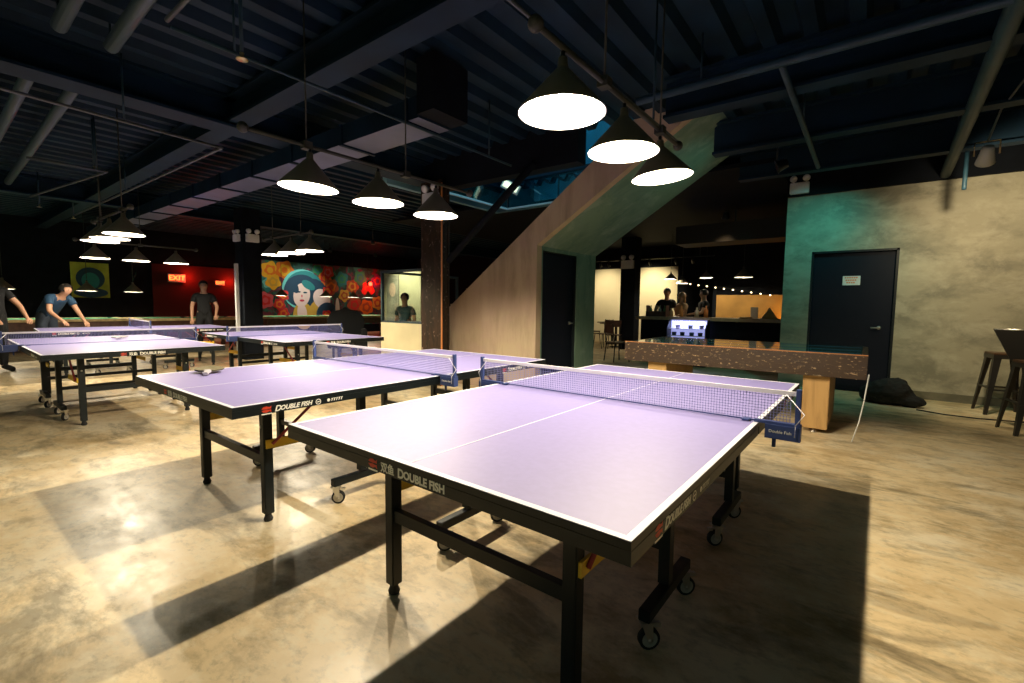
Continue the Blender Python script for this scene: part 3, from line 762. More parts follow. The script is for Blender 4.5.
# added teal, bar and mural floodlights, no lamps of the hall
def added_flood(x, y, z, tgt, label, energy, col, size, blend=.8):
    t = thing('floodlight', label, 'light', (x, y, z))  # body of a lamp that is only added for its light
    q = (Vector(tgt) - Vector((x, y, z))).to_track_quat('-Z', 'Y').to_matrix().to_4x4()
    MB().lathe([(.001, .13), (.05, .12), (.07, .02), (.085, 0), (.078, 0), (.062, .02), (.001, .03)], n=18, M=q).build('lamp_head', BLKMETAL, t)
    MB().tube([(0, 0, .05), (0, 0, 3.5 - z)], .012, 6).build('stem', BLKMETAL, t)
    L = bpy.data.lights.new('added_flood', 'SPOT'); L.energy = energy; L.color = col; L.spot_size = size; L.spot_blend = blend; L.shadow_soft_size = .05
    lo = bpy.data.objects.new('added_flood', L); COL.objects.link(lo)
    lo.location = Vector((x, y, z)) + (Vector(tgt) - Vector((x, y, z))).normalized() * .02
    lo.rotation_euler = q.to_euler()
added_flood(-.55, 7.70, 3.25, (-.75, 8.8, 1.5), 'added black floodlight throwing teal light on the left of the plaster wall', 62, (.08, .80, .72), 2.0, 1)  # added lamp, tints the left end of the plaster wall teal
added_flood(-1.0, 6.6, 3.0, (-3.0, 6.2, 2.3), 'added black floodlight throwing teal light on the stair soffit', 13, (.2, .85, .7), 1.9, 1)  # added lamp, brings teal onto the underside of the stair
added_flood(-2.3, 9.75, 3.0, (-2.7, 11.0, 1.1), 'added black floodlight warming the bar counter', 36, (1, .72, .40), .95)  # added lamp, only brightens the counter and the people there
added_flood(-15.9, 9.6, 3.2, (-18, 9.7, 1.8), 'added black spot lighting the face on the mural', 220, (1, .93, .8), .9)  # this and the next two spots are added to brighten the mural
added_flood(-15.9, 11.6, 3.2, (-18, 12.2, 1.7), 'added black spot lighting the right flowers of the mural', 60, (1, .8, .6), 1.1)
added_flood(-15.9, 8.2, 3.2, (-18, 8.4, 2.0), 'added black spot lighting the left flowers of the mural', 60, (1, .8, .6), 1.0)
# ------------------------------------------------------------------ booth: low cream wall with glass
bo = thing('glass_booth', 'glazed booth with a low cream wall left of the rusty column', 'booth', (-6.44, 5.34, 0))
b = MB(); b.box(-.73, .70, 0, .02, 0, .93); b.box(-.73, -.1, 0.02, .1, 0.2, .93); b.box(-.73, -.63, .1, 2.0, 0, .93); b.build('low_wall', CREAMP, bo)
b = MB(); b.box(-.73, .70, 0, .05, 1.83, 1.875); b.box(-.73, -.69, 0, .05, .93, 1.83); b.box(.66, .70, 0, .05, .93, 1.83); b.box(-.73, .70, 0, .05, .93, .96); b.box(-.73, -.68, .05, 2.0, 1.83, 1.875); b.box(-.73, -.68, 1.95, 2.0, .93, 1.83)
b.build('glazing_frame', mat('teal_grey_frame', (.02, .04, .045), .5), bo)
MB().box(-.69, .66, .02, .03, .96, 1.83).build('glass_panel', GLASS, bo)
MB().box(-.71, -.70, .05, 1.95, .93, 1.83).build('glass_panel', GLASS, bo)
b = MB().box(-11.15, -9.55, 8.4, 8.5, 0, 2.15)
struct(b.build('wall_booth', mat('booth_cream', (.60, .56, .40), .8, var=.1, scale=1)), 'cream wall behind the glass booth')
L = bpy.data.lights.new('booth_downlight', 'SPOT'); L.energy = 330; L.color = (1, .85, .55); L.spot_size = 1.25; L.spot_blend = .8
lo = bpy.data.objects.new('booth_downlight', L); COL.objects.link(lo); lo.location = (-10.1, 7.3, 2.75)
lo.rotation_euler = (Vector((-10.1, 8.4, 1.5)) - lo.location).to_track_quat('-Z', 'Y').to_euler()
dl = thing('downlight', 'small ceiling downlight washing the cream wall behind the booth', 'light', (-10.1, 7.3, 2.77))
MB().lathe([(.001, .0), (.05, 0), (.055, .1), (.001, .1)], n=16).build('housing', BLKMETAL, dl)
MB().tube([(0, 0, .1), (0, 0, .75)], .01, 6).build('stem', BLKMETAL, dl)
po = thing('portrait_poster', 'pale portrait poster on the wall behind the booth glass', 'poster', (-10.70, 8.37, 1.42))
MB().box(-.26, .26, 0, .02, -.75, .65).build('print', mat('poster_grey', (.34, .32, .27), .7, var=.3, scale=3), po)
b = MB(); b.poly([(.14*math.cos(a*PI/8), -.002, .25 + .2*math.sin(a*PI/8)) for a in range(16)]); b.build('painted_face', mat('face_paint', (.62, .44, .36), .7), po)

# ------------------------------------------------------------------ people
def seg_dist(p, a, b):
    ab = b - a; t_ = max(0, min(1, (p - a).dot(ab) / max(ab.length_squared, 1e-9)))
    return (p - a - ab * t_).length, t_
def person(name_label, loc, rz, pose, shirt, trousers, hair, skin=SKIN, sleeve=.55, long_hair=False, scale=1):
    J = dict(pelvis=(0, 0, .95), waist=(0, 0, 1.08), chest=(0, .01, 1.30), neckb=(0, .01, 1.47), neck=(0, 0, 1.54), head=(0, -.015, 1.64), crown=(0, -.005, 1.73),
             shL=(.17, .01, 1.42), elL=(.24, .03, 1.14), wrL=(.25, -.06, .90), shR=(-.17, .01, 1.42), elR=(-.24, .03, 1.14), wrR=(-.25, -.06, .90),
             hipL=(.09, 0, .92), knL=(.10, -.02, .50), anL=(.11, .02, .09), toL=(.13, -.16, .03), hipR=(-.09, 0, .92), knR=(-.10, -.02, .50), anR=(-.11, .02, .09), toR=(-.13, -.16, .03))
    J.update(pose)
    Rr = dict(pelvis=(.15, .11), waist=(.135, .10), chest=(.16, .11), neckb=(.075, .07), neck=(.055, .055), head=(.082, .098), crown=(.06, .07), shL=(.06, .06), elL=(.043, .043), wrL=(.028, .028),
              hipL=(.088, .088), knL=(.06, .06), anL=(.04, .04), toL=(.035, .025))
    bones = [('pelvis', 'waist'), ('waist', 'chest'), ('chest', 'neckb'), ('neckb', 'neck'), ('neck', 'head'), ('head', 'crown')]
    for s_ in 'LR': bones += [('chest', 'sh'+s_), ('sh'+s_, 'el'+s_), ('el'+s_, 'wr'+s_), ('pelvis', 'hip'+s_), ('hip'+s_, 'kn'+s_), ('kn'+s_, 'an'+s_), ('an'+s_, 'to'+s_)]
    names = list(J); P_ = {k: Vector(v) for k, v in J.items()}
    verts = [P_[k] for k in names]; rad = [Rr.get(k) or Rr[k[:-1] + 'L'] for k in names]
    edges = [(names.index(a), names.index(b_)) for a, b_ in bones]
    # palms, fingers, thumb
    for s_ in 'LR':
        wr, el = P_['wr'+s_], P_['el'+s_]; d = (wr - el).normalized()
        side = d.cross(Vector((0, 0, 1))); side = side.normalized() if side.length > .1 else Vector((0, 1, 0))
        nrm = side.cross(d)
        pi_ = len(verts); verts.append(wr + d * .07); rad.append((.034, .018)); edges.append((names.index('wr'+s_), pi_))
        for q, ln in enumerate((.07, .08, .075, .06)):
            o_ = side * (q - 1.5) * .021
            i1 = len(verts); verts.append(wr + d * .10 + o_); rad.append((.0095, .0095)); edges.append((pi_, i1))
            i2 = len(verts); verts.append(wr + d * (.10 + ln*.55) + o_ - nrm * .006); rad.append((.008, .008)); edges.append((i1, i2))
            i3 = len(verts); verts.append(wr + d * (.10 + ln*.95) + o_ - nrm * .025); rad.append((.007, .007)); edges.append((i2, i3))
        i1 = len(verts); verts.append(wr + d * .055 - side * .045 - nrm*.01); rad.append((.011, .011)); edges.append((pi_, i1))
        i2 = len(verts); verts.append(wr + d * .095 - side * .058 - nrm*.02); rad.append((.009, .009)); edges.append((i1, i2))
    me = bpy.data.meshes.new('person_body'); me.from_pydata(verts, edges, [])
    o = bpy.data.objects.new('tmp', me); COL.objects.link(o)
    md = o.modifiers.new('s', 'SKIN'); md.use_smooth_shade = True
    for i, v in enumerate(me.skin_vertices[0].data): v.radius = rad[i]; v.use_root = (names[i] == 'pelvis') if i < len(names) else False
    ss = o.modifiers.new('ss', 'SUBSURF'); ss.levels = 2; ss.render_levels = 2
    bpy.context.view_layer.update()
    body = bpy.data.meshes.new_from_object(o.evaluated_get(bpy.context.evaluated_depsgraph_get()))
    bpy.data.objects.remove(o)
    # face: nose and ears pushed out of the head surface
    hd = P_['head']; fdir = Vector((0, -1, 0))
    if 'face' in pose: fdir = Vector(pose['face']).normalized()
    sdir = fdir.cross(Vector((0, 0, 1))).normalized()
    for v in body.vertices:
        r_ = v.co - hd
        if r_.length < .16:
            k_ = r_.dot(fdir); l_ = r_.dot(sdir)
            if k_ > .05 and abs(l_) < .018 and -.045 < r_.z < .02: v.co += fdir * .022
            if abs(l_) > .06 and abs(k_) < .03 and -.03 < r_.z < .03: v.co += sdir * (.012 if l_ > 0 else -.012)
    body.name = 'person'; body.materials.append(skin)
    for p in body.polygons: p.use_smooth = True
    root = bpy.data.objects.new('person', body); COL.objects.link(root)
    root.location = loc; root.rotation_euler.z = rz; root.scale = (scale,)*3
    tag(root, name_label, 'person')
    bl = [(a, b_, P_[a], P_[b_]) for a, b_ in bones]
    def garment(nm, test, m_, off):
        bmx = bmesh.new(); bmx.from_mesh(body); kill = []
        for f in bmx.faces:
            c = f.calc_center_median()
            best = min(((seg_dist(c, a, b_), n1, n2) for n1, n2, a, b_ in bl), key=lambda q: q[0][0])
            if not test(best[1], best[2], best[0][1], c): kill.append(f)
        bmesh.ops.delete(bmx, geom=kill, context='FACES')
        bmx.normal_update()
        for v in bmx.verts: v.co += v.normal * off
        mm = bpy.data.meshes.new(nm); bmx.to_mesh(mm); bmx.free(); mm.materials.clear(); mm.materials.append(m_)
        g_ = bpy.data.objects.new(nm, mm); COL.objects.link(g_); g_.parent = root
        sd = g_.modifiers.new('t', 'SOLIDIFY'); sd.thickness = .006; sd.offset = 0
    garment('shirt', lambda a, b_, t_, c: (a in ('pelvis', 'waist', 'chest') and not b_.startswith('hip') and not (b_ == 'neckb' and t_ > .85)) or (a.startswith('sh') and t_ < sleeve), shirt, .014)
    garment('trousers', lambda a, b_, t_, c: a.startswith('hip') or b_.startswith('hip') or (a.startswith('kn') and t_ < .93) or (a == 'pelvis' and t_ < .35), trousers, .010)
    garment('shoes', lambda a, b_, t_, c: a.startswith('an'), RUBBER, .010)
    h_ = MB(); c = hd + Vector((0, 0, .035)) - fdir * .018
    h_.ball(c, .10, (.96, 1.08, 1.02), 10)
    kill = [f for f in h_.bm.faces if (f.calc_center_median() - hd).dot(fdir) > .035 and f.calc_center_median().z < hd.z + .075 or f.calc_center_median().z < hd.z - (.02 if not long_hair else .30)]
    bmesh.ops.delete(h_.bm, geom=kill, context='FACES')
    if long_hair: h_.ball(hd - fdir*.06 - Vector((0, 0, .10)), .085, (1, .6, 1.7), 8)
    h_.build('hair', hair, root)
    e_ = MB()
    for s_ in (-1, 1): e_.ball(hd + fdir*.088 + sdir*.032*s_ + Vector((0, 0, .012)), .009, (1, 1, .7), 5)
    e_.build('eyes', HAIRD, root)
    return root
NAVY = mat('navy_shirt', (.010, .045, .10), .8); DARKC = mat('black_cloth', (.004, .005, .007), .9); JEAN = mat('dark_jeans', (.02, .03, .05), .9)
GREYC = mat('grey_cloth', (.10, .10, .11), .9); PALEC = mat('pale_cloth', (.50, .32, .18), .9)
person('person in a blue shirt bending over the distant tables at far left', (-12.6, 1.62, 0), math.radians(120),
       dict(waist=(0, -.05, 1.08), chest=(0, -.22, 1.24), neckb=(0, -.36, 1.34), neck=(0, -.42, 1.38), head=(0, -.50, 1.45), crown=(0, -.52, 1.54), shL=(.17, -.32, 1.32), shR=(-.17, -.32, 1.32),
            elL=(.24, -.42, 1.05), wrL=(.20, -.60, .88), elR=(-.26, -.42, 1.05), wrR=(-.26, -.66, .90)), NAVY, JEAN, HAIRD)
person('person cropped by the left edge leaning one arm on a table', (-12.0, .90, 0), math.radians(120),
       dict(elL=(.28, -.15, 1.16), wrL=(.22, -.36, .97), elR=(-.28, -.12, 1.16), wrR=(-.24, -.34, .97)), DARKC, DARKC, HAIRD)
person('person in black standing below the exit sign beside the left column', (-12.6, 4.32, 0), math.radians(75),
       dict(elL=(.26, -.04, 1.14), wrL=(.22, -.22, .98)), DARKC, DARKC, HAIRD)
person('tall person in a black shirt standing left behind the bar', (-4.2, 12.1, 0), math.radians(15), dict(elR=(-.26, -.10, 1.18), wrR=(-.14, -.30, 1.1)), DARKC, DARKC, HAIRD)
person('fair haired person in pale clothes in front of the tall bar person', (-3.72, 11.80, 0), math.radians(-40), dict(elL=(.25, -.12, 1.18), wrL=(.20, -.32, 1.12)), PALEC, JEAN, HAIRL, long_hair=True, scale=.93)
person('person in a dark shirt facing left at the middle of the bar', (-3.2, 11.8, 0), math.radians(-55), dict(elL=(.25, -.12, 1.18), wrL=(.12, -.32, 1.15)), DARKC, JEAN, HAIRD, scale=.97)
person('small dark person seated behind the booth glass', (-8.38, 6.9, -.25), math.radians(20), dict(knL=(.12, -.42, .72), anL=(.12, -.40, .34), toL=(.12, -.55, .28), knR=(-.12, -.42, .72), anR=(-.12, -.40, .34), toR=(-.12, -.55, .28), wrL=(.12, -.34, 1.05), wrR=(-.12, -.34, 1.05)), mat('teal_cloth', (.05, .09, .10), .9), DARKC, HAIRD)

# ------------------------------------------------------------------ pool tables
def make_pool():
    t = thing('pool_table', 'x', 'pool table')
    MB().box(-.60, .60, -1.12, 1.12, .74, .79).build('cloth_bed', GREEN, t)
    b = MB()
    for s_ in (-1, 1): b.box(s_*.66-.07, s_*.66+.07, -1.3, 1.3, .77, .83); b.box(-.60, .60, s_*1.2-.07, s_*1.2+.07, .77, .83)
    b.build('rail', WOODL, t, bevel=.01)
    b = MB()
    for s_ in (-1, 1): b.box(s_*.58-.02, s_*.58+.02, -1.12, 1.12, .79, .825); b.box(-.58, .58, s_*1.12-.02, s_*1.12+.02, .79, .825)
    b.build('cushion', GREEN, t)
    MB().box(-.66, .66, -1.22, 1.22, .56, .77).build('body', WOODD, t)
    for sx in (-1, 1):
        for sy in (-1, 1):
            MB().lathe([(.001, 0), (.06, 0), (.065, .05), (.05, .12), (.07, .35), (.08, .56)], (sx*.5, sy*1.0, 0), 14).build('leg', WOODD, t)
        for sy in (-1, 0, 1):
            MB().lathe([(.001, .832), (.055, .834), (.055, .80)], (sx*.60, sy*1.13, 0), 12).build('pocket', RUBBER, t)
    return t
pp = make_pool(); pp.location = (-15.2, 2.1, 0); pp['label'] = 'green pool table behind the man in the blue shirt'; pp['group'] = 'pool tables'
dup(pp, 'green pool table below the exit sign', (-14.9, 4.75, 0))
dup(pp, 'green pool table in front of the painted woman', (-15.2, 7.9, 0))
dup(pp, 'green pool table on the right part of the mural wall', (-15.2, 10.7, 0))
dup(pp, 'green pool table cut off by the left picture edge', (-14.0, -.9, 0))
b = MB()
t = thing('armchair', 'black high backed armchair silhouetted before the mural', 'armchair', (-9.6, 6.2, 0), math.radians(60))
MB().box(-.34, .34, -.3, .3, .25, .5).build('seat', DARKC, t, bevel=.03)
b = MB(); b.prism([(-.38, .25), (.38, .25), (.42, .9), (.28, 1.10), (.06, 1.12), (-.02, 1.2), (-.10, 1.12), (-.32, 1.08), (-.42, .9)], .28, .42); b.build('backrest', DARKC, t, bevel=.02)
for s_ in (-1, 1):
    MB().box(s_*.38-.05, s_*.38+.05, -.3, .3, .25, .68).build('armrest', DARKC, t, bevel=.02)
    for sy in (-1, 1): MB().tube([(s_*.3, sy*.25, 0), (s_*.3, sy*.25, .26)], .02, 8).build('leg', BLKMETAL, t)

# ------------------------------------------------------------------ wall art, exit signs
mu = thing('wall_mural', 'large colourful mural of a dark haired woman among flowers', 'mural', (-18.0, 10.4, 1.7))
MB().box(0, .02, -2.5, 4.6, -1.35, 1.15).build('painted_ground', MURALBG, mu)
cols = {k: mat('paint_' + k, v, .8) for k, v in dict(orange=(.75, .20, .02), red=(.60, .03, .03), pink=(.65, .12, .16), yellow=(.80, .48, .03), cyan=(.15, .62, .62), teal=(.02, .22, .24), navy=(.01, .05, .10), skin=(.80, .66, .62), gold=(.62, .40, .06), white=(.8, .8, .75), purple=(.20, .03, .18), green=(.04, .28, .12), lips=(.5, .04, .08), rust=(.42, .10, .04)).items()}
dep = [.021]
def blob(name, m_, cy, cz, ry, rz_, rot=0, n=24, wob=0):
    dep[0] += .0004
    b = MB(); pts_ = []
    for k in range(n):
        a = 2*PI*k/n; r_ = 1 + wob*math.sin(5*a)
        y_, z_ = ry*r_*math.cos(a), rz_*r_*math.sin(a)
        pts_.append((dep[0], cy + y_*math.cos(rot) - z_*math.sin(rot), cz + y_*math.sin(rot) + z_*math.cos(rot)))
    b.poly(pts_); return b.build(name, cols[m_], mu)
rnd = random.Random(3)
def flower(cy, cz, r_, c1, c2):
    o = blob('painted_flower', c1, cy, cz, r_, r_, rnd.random(), 40, .12)
    blob('painted_flower', c2, cy, cz, r_*.62, r_*.62, rnd.random(), 30, .12); blob('painted_flower', c1, cy, cz, r_*.34, r_*.34)
for cy, cz, r_, c1, c2 in ((-2.5, .75, .30, 'purple', 'pink'), (-2.6, .1, .28, 'teal', 'green'), (-2.1, .3, .3, 'teal', 'cyan'), (-2.9, -.5, .3, 'purple', 'red'), (-2.2, -.35, .3, 'pink', 'red'), (-2.0, .78, .33, 'yellow', 'orange'), (-1.45, .82, .35, 'orange', 'yellow'),
                           (-1.9, .35, .28, 'yellow', 'gold'), (.2, .6, .3, 'orange', 'red'), (.35, .85, .26, 'red', 'pink'), (.5, .25, .32, 'rust', 'orange'), (-.1, .92, .2, 'green', 'teal'), (1.0, .6, .3, 'teal', 'green'), (1.5, .3, .3, 'rust', 'gold'), (1.9, .7, .3, 'green', 'teal'),
                           (2.3, .2, .33, 'red', 'rust'), (1.6, -.5, .34, 'rust', 'red'), (2.2, -.6, .34, 'orange', 'rust'), (2.8, -.4, .3, 'gold', 'rust'), (2.8, .6, .3, 'purple', 'red'), (3.3, .1, .3, 'red', 'rust'), (1.1, -.1, .26, 'gold', 'rust'), (3.3, -.7, .3, 'gold', 'rust')):
    flower(cy, cz, r_, c1, c2)
blob('painted_halo', 'cyan', -.75, .10, .84, .80)
blob('painted_hair', 'teal', -.68, .12, .80, .72, .2)
blob('painted_hair', 'navy', -.80, .05, .72, .64, .2)
blob('painted_hair', 'navy', -.30, -.05, .62, .60, -.5)
blob('painted_neck', 'gold', -.75, -.95, .42, .55, .1)
blob('painted_arm', 'gold', -.35, -.8, .22, .6, -.5)
blob('painted_hand', 'skin', .05, -.25, .36, .42, .6)
blob('painted_arm', 'navy', .30, -.9, .5, .5)
blob('painted_neck', 'skin', -.80, -.85, .20, .4, .1)
blob('painted_face', 'skin', -.80, -.12, .34, .48, -.2)
blob('painted_fringe', 'navy', -1.12, .22, .16, .30, .5)
blob('painted_fringe', 'teal', -.52, .28, .30, .16, -.5)
blob('painted_eye', 'navy', -.93, .0, .085, .035); blob('painted_eye', 'navy', -.66, -.02, .085, .035)
blob('painted_nose', 'pink', -.80, -.16, .03, .06); blob('painted_lips', 'lips', -.80, -.34, .10, .045)
for cy, cz in ((-1.55, -.15), (-1.7, -.5), (-1.55, -.85), (.30, .05), (.25, -.95)): flower(cy, cz, .22, 'red', 'orange')
blob('painted_blouse', 'white', .75, -.7, .10, .5)

po = thing('yellow_poster', 'yellow poster of a dark portrait on the black back wall', 'poster', (-17.97, 3.28, 1.85))
MB().box(-.02, 0, -.42, .42, -.5, .5).build('print', mat('poster_yellow', (.38, .42, .05), .7, var=.2, scale=4), po)
for i, (nm, m_, cy, cz, ry, rz_) in enumerate((('printed_hair', 'navy', 0, .05, .32, .32), ('printed_face', 'teal', 0, -.02, .2, .24), ('printed_shoulders', 'navy', 0, -.36, .38, .14))):
    b = MB(); b.poly([(.002 + i*.001, cy + ry*math.cos(k*PI/12), cz + rz_*math.sin(k*PI/12)) for k in range(24)]); b.build(nm, cols[m_], po)

def exit_sign(x, y, z, rz, label, sc=1):
    t = thing('exit_sign', label, 'exit sign', (x, y, z), rz)
    MB().cbox((0, 0, 0), (.05*sc, .36*sc, .2*sc)).build('housing', PALEBOX, t, bevel=.005)
    text_mesh('sign_writing', 'EXIT', .17*sc, RED_EMIT, t, frame_M((.027*sc, 0, 0), (0, 1, 0), (0, 0, 1)), 0, .004, 'CENTER')
    MB().box(-.06*sc, -.025*sc, -.05*sc, .05*sc, -.05*sc, .05*sc).build('bracket', BLKMETAL, t)
    L = bpy.data.lights.new('exit_glow', 'POINT'); L.energy = 16; L.color = (1, .04, .015); L.shadow_soft_size = .1
    lo = bpy.data.objects.new('exit_glow', L); COL.objects.link(lo); lo.location = Vector((x, y, z)) + Vector((.14, .32, .05))
exit_sign(-17.9, 5.38, 2.02, 0, 'red lit exit sign left of the black left column', 1.3)
exit_sign(-17.9, 6.65, 1.92, 0, 'second smaller red exit sign closer to the black left column', .8)
MB_red = MB().box(-17.99, -17.97, 4.75, 7.4, 0, 2.45)
struct(MB_red.build('wall_panel', mat('red_glow_wall', (.07, .015, .015), .7, spec=.1)), 'stretch of wall coloured red for the glow around the exit signs')  # glow of the exit signs put into the wall colour
rl = thing('red_lamp', 'round red lamp glowing on the right part of the mural', 'lamp', (-17.9, 12.75, 2.15))
MB().ball((.05, 0, 0), .09, (.8, 1, 1), 10).build('lamp_globe', mat('red_globe', (.9, .05, .02), .4, emit=(1, .05, .02), es=8), rl)
MB().cbox((-.05, 0, 0), (.08, .14, .14)).build('base', BLKMETAL, rl)
L = bpy.data.lights.new('red_glow', 'POINT'); L.energy = 20; L.color = (1, .03, .01)
lo = bpy.data.objects.new('red_glow', L); COL.objects.link(lo); lo.location = (-17.6, 12.75, 2.15)

# ------------------------------------------------------------------ the bar
bt = thing('bar_counter', 'long bar counter with pale top behind the shuffleboard table', 'bar counter', (-2.8, 10.95, 0))
MB().box(-1.5, 1.62, -.3, .3, 0, .98).build('counter_body', BLACK, bt)
MB().box(-1.6, 1.62, -.38, .35, .98, 1.05).build('counter_top', mat('counter_top_tan', (.34, .25, .15), .35, var=.2), bt, bevel=.005)
dc = thing('display_case', 'lit glass display case built into the bar front', 'display case', (-3.12, 10.42, 0))
MB().box(-.42, .42, -.2, .12, 0, .52).build('cabinet', BLACK, dc)
b = MB(); b.prism([(-.20, .52), (-.20, .80), (-.02, 1.00), (.12, 1.00), (.12, .52)], -.42, -.40, 'x'); b.prism([(-.20, .52), (-.20, .80), (-.02, 1.00), (.12, 1.00), (.12, .52)], .40, .42, 'x')
b.build('end_panel', BLKMETAL, dc)
b = MB(); b.poly([(-.4, -.2, .52), (.4, -.2, .52), (.4, -.2, .80), (-.4, -.2, .80)]); b.poly([(-.4, -.2, .80), (.4, -.2, .80), (.4, -.02, 1.0), (-.4, -.02, 1.0)])
b.build('front_glass', GLASS, dc)
MB().box(-.4, .4, .08, .11, .54, .99).build('lit_back', mat('case_glow', (.6, .6, .9), .5, emit=(.50, .50, 1.0), es=.75), dc)
for z_ in (.64, .80): MB().box(-.39, .39, -.15, .08, z_, z_+.01).build('case_shelf', PALEBOX, dc)
rnd = random.Random(5)
for k_, (xx, z_) in enumerate(((-.3, .65), (-.12, .65), (.08, .65), (.26, .65), (-.22, .81), (.05, .81), (.28, .81))):
    dk = (.02, .03, .06) if k_ % 2 else (.25, .22, .35)
    tag(MB().lathe([(.001, 0), (.045, 0), (.052, .07), (.055, .075), (.001, .08)], n=12).build('dessert_tub', mat('tub_%d' % (k_ % 2), dk, .4), None, (-3.12 + xx, 10.40, z_)),
        ['dark tub', 'pale tub'][1 - k_ % 2] + ' in the display case, number of its row counted from the left: ' + ['first low', 'second low', 'third low', 'fourth low', 'first high', 'second high', 'third high'][k_], 'tub', 'tubs in the display case')
L = bpy.data.lights.new('case_light', 'AREA'); L.size = .7; L.size_y = .1; L.shape = 'RECTANGLE'; L.energy = 6; L.color = (.6, .6, 1)
lo = bpy.data.objects.new('case_light', L); COL.objects.link(lo); lo.location = (-3.12, 10.40, .97)

# things on the bar
def crate(x, y, z, label):
    t = thing('bottle_caddy', label, 'caddy', (x, y, z))
    b = MB(); b.box(-.24, .24, -.12, .12, 0, .02); b.box(-.24, .24, -.12, -.105, .02, .12); b.box(-.24, .24, .105, .12, .02, .12); b.box(-.24, -.225, -.105, .105, .02, .26); b.box(.225, .24, -.105, .105, .02, .26); b.build('crate_box', WOODD, t)
    for k in range(4): MB().lathe([(.001, 0), (.035, 0), (.035, .14), (.014, .19), (.014, .24), (.001, .24)], (-.165 + k*.11, 0, .02), 12).build('bottle', mat('bottle_%d' % (k % 3), [(.1, .25, .1), (.4, .2, .08), (.3, .3, .28)][k % 3], .25), t)
crate(-3.98, 10.85, 1.05, 'wooden caddy of bottles on the left end of the bar')
for i, (x_, y_, h_, lb) in enumerate(((-3.62, 10.75, .20, 'tan bottle at the elbow of the tall bar person'), (-3.40, 10.78, .25, 'amber bottle between the two standing bar people'), (-3.05, 10.75, .22, 'pale bottle just left of the person facing left'), (-2.86, 10.78, .26, 'orange bottle just right of the person facing left'))):
    tag(MB().lathe([(.001, 0), (.045, 0), (.045, h_*.6), (.018, h_*.8), (.018, h_), (.001, h_)], n=14).build('bottle', mat('amber_%d' % i, [(.6, .36, .2), (.7, .3, .1), (.6, .5, .4), (.75, .25, .08)][i], .35), None, (x_, y_, 1.051)), lb + ' on the bar', 'bottle')
t = thing('menu_stand', 'pale tent shaped card stand on the right part of the bar', 'card stand', (-1.62, 10.8, 1.05), .2)
b = MB(); b.poly([(-.16, -.1, 0), (.16, -.1, 0), (0, 0, .24)]); b.prism([(-.16, 0), (.16, 0), (.0, .22)], -.09, .09); b.build('card', mat('card_tan', (.6, .45, .2), .8), t)
tag(MB().prism([(-.07, 0), (.07, 0), (.07, .24), (-.07, .24)], -.01, .01).build('menu_card', PALEBOX, None, (-1.92, 10.9, 1.051)), 'upright pale card left of the tent shaped stand', 'card')
tag(MB().lathe([(.001, 0), (.11, 0), (.13, .03), (.001, .035)], n=20).build('tray', WOODL, None, (-2.05, 10.75, 1.051)), 'shallow tan tray lying on the bar near the cards', 'tray')
# bar lamps
for x_, y_, z_, lb in ((-4.29, 12.6, 2.03, 'small pendant over the head of the tall bar person'), (-4.05, 12.8, 1.92, 'small pendant at the edge of the cream wall'), (-3.38, 12.6, 2.04, 'small dim pendant over the middle of the bar')):
    pendant(x_, y_, z_, lb, 'small bar pendants', 24, .75)
    tag(MB().tube([(x_, y_, z_+.23), (x_, y_, 3.5)], .005, 6).build('lamp_cable', BLKMETAL), 'cable of the ' + lb, 'cable')
pendant(-2.50, 12.6, 2.03, 'orange glowing pendant over the right part of the bar', 'small bar pendants', 14, 1.0)
tag(MB().tube([(-2.50, 12.6, 2.31), (-2.50, 12.6, 3.5)], .005, 6).build('lamp_cable', BLKMETAL), 'cable of the orange glowing pendant at the bar', 'cable')
sl = thing('string_lights', 'string of small warm bulbs sloping across the dark bar wall', 'string lights', (0, 0, 0))
MB().tube([(-4.21, 13.35, 3.5), (-4.21, 13.35, 1.99), (-3.1, 13.4, 1.80), (-2.02, 13.45, 1.64), (-1.3, 13.5, 1.55), (-1.3, 13.5, 3.5)], .005, 6).build('wire', BLKMETAL, sl)
for k in range(11):
    u = k / 10; x_ = -4.21 + 2.19*u; z_ = 1.985 - .345*u
    MB().ball((x_, 13.33 + .1*u, z_ - .03), .015, (1.3, 1, 1), 6).build('bulb', mat('string_bulb', (1, .8, .5), .4, emit=(1, .72, .38), es=9), sl)
L = bpy.data.lights.new('bar_uplight', 'SPOT'); L.energy = 12; L.color = (1, .45, .06); L.spot_size = 2.7; L.spot_blend = 1
lo = bpy.data.objects.new('bar_uplight', L); COL.objects.link(lo); lo.location = (-1.5, 13.15, 1.0)
lo.rotation_euler = (Vector((-1.6, 13.6, 1.12)) - lo.location).to_track_quat('-Z', 'Y').to_euler()
b = MB().box(-3.34, -1.15, 13.56, 13.6, 0, 1.62)  # orange glow put into the panel's colour, top cut where it fades
struct(b.build('wall_bar_panel', mat('ochre_glow_wall', (.55, .30, .07), .7, var=.15, scale=2)), 'panel coloured and cut to the orange glow on the back bar wall')
sf = thing('back_bar_lamp', 'small uplight standing on the floor shelf behind the bar', 'lamp', (-1.5, 13.15, 0))
MB().box(-.2, .2, -.1, .1, 0, .85).build('stand', BLACK, sf)
MB().lathe([(.04, .85), (.06, .93), (.05, .93), (.03, .86)], n=14).build('reflector', BLKMETAL, sf)
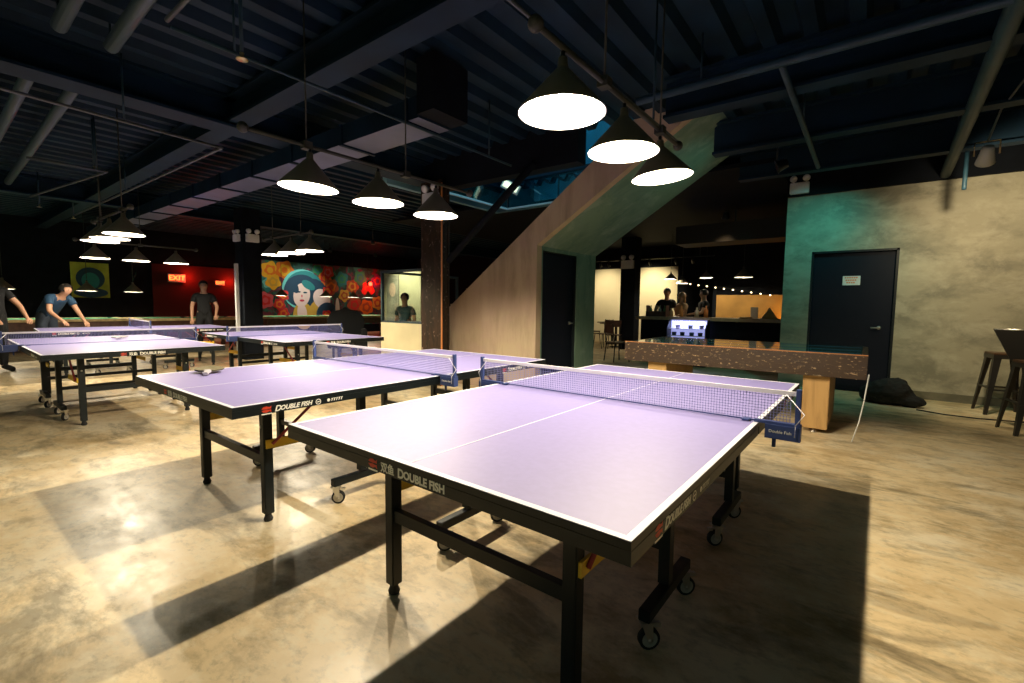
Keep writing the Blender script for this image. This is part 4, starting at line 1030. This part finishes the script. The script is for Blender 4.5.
for x_, e in ((-7.6, 150), (-5.9, 220)):
    L = bpy.data.lights.new('track_spot', 'SPOT'); L.energy = e; L.color = (1, .82, .48); L.spot_size = 1.5; L.spot_blend = .9
    lo = bpy.data.objects.new('track_spot', L); COL.objects.link(lo); lo.location = (x_, 14.2, 2.55)
    lo.rotation_euler = (Vector((x_, 15.6, 1.7)) - lo.location).to_track_quat('-Z', 'Y').to_euler()
tk = thing('track_light', 'dark ceiling track with small spot heads before the cream wall', 'track light', (0, 0, 0))
MB().box(-8.4, -3.6, 14.15, 14.2, 2.75, 2.78).build('track', BLKMETAL, tk)
for x_ in (-7.6, -7.2, -6.9, -5.5, -4.7, -4.2):
    MB().tube([(x_, 14.17, 2.76), (x_, 14.17, 2.66), (x_, 14.24, 2.58)], .04, 10).build('spot_head', BLKMETAL, tk)
for x_ in (-8, -4): MB().tube([(x_, 14.17, 2.78), (x_, 14.17, 3.5)], .01, 6).build('hanger_rod', BLKMETAL, tk)

# dining tables and chairs by the column
def cafe_table(x, y, label):
    t = thing('cafe_table', label, 'table', (x, y, 0))
    MB().box(-.4, .4, -.35, .35, .72, .75).build('table_top', WOODD, t, bevel=.005); MB().tube([(0, 0, .02), (0, 0, .72)], .04, 10).build('pedestal', BLKMETAL, t); MB().lathe([(.001, 0), (.22, 0), (.22, .015), (.04, .03)], n=20).build('base', BLKMETAL, t)
def cafe_chair(x, y, rz, label):
    t = thing('cafe_chair', label, 'chair', (x, y, 0), rz)
    MB().box(-.2, .2, -.2, .2, .43, .46).build('seat', WOODD, t, bevel=.006)
    for sx in (-1, 1):
        for sy in (-1, 1): MB().tube([(sx*.17, sy*.17, .43), (sx*.2, sy*.21, 0)], .013, 8).build('leg', BLKMETAL, t)
        MB().tube([(sx*.17, .19, .45), (sx*.17, .24, .88)], .012, 8).build('back_upright', BLKMETAL, t)
    MB().box(-.18, .18, .215, .235, .66, .86).build('backrest', WOODD, t)
cafe_table(-6.3, 13.6, 'small dark cafe table left of the bar column')
cafe_table(-6.9, 14.6, 'dark cafe table near the foot of the cream wall')
cafe_chair(-5.9, 12.6, .3, 'dark cafe chair in front of the small cafe table')
cafe_chair(-6.4, 12.9, -.4, 'dark cafe chair left of the small cafe table')
cafe_chair(-7.3, 13.9, 1.4, 'dark cafe chair beside the farther cafe table')
cafe_chair(-4.6, 10.0, 2.6, 'dark chair near the left end of the bar')
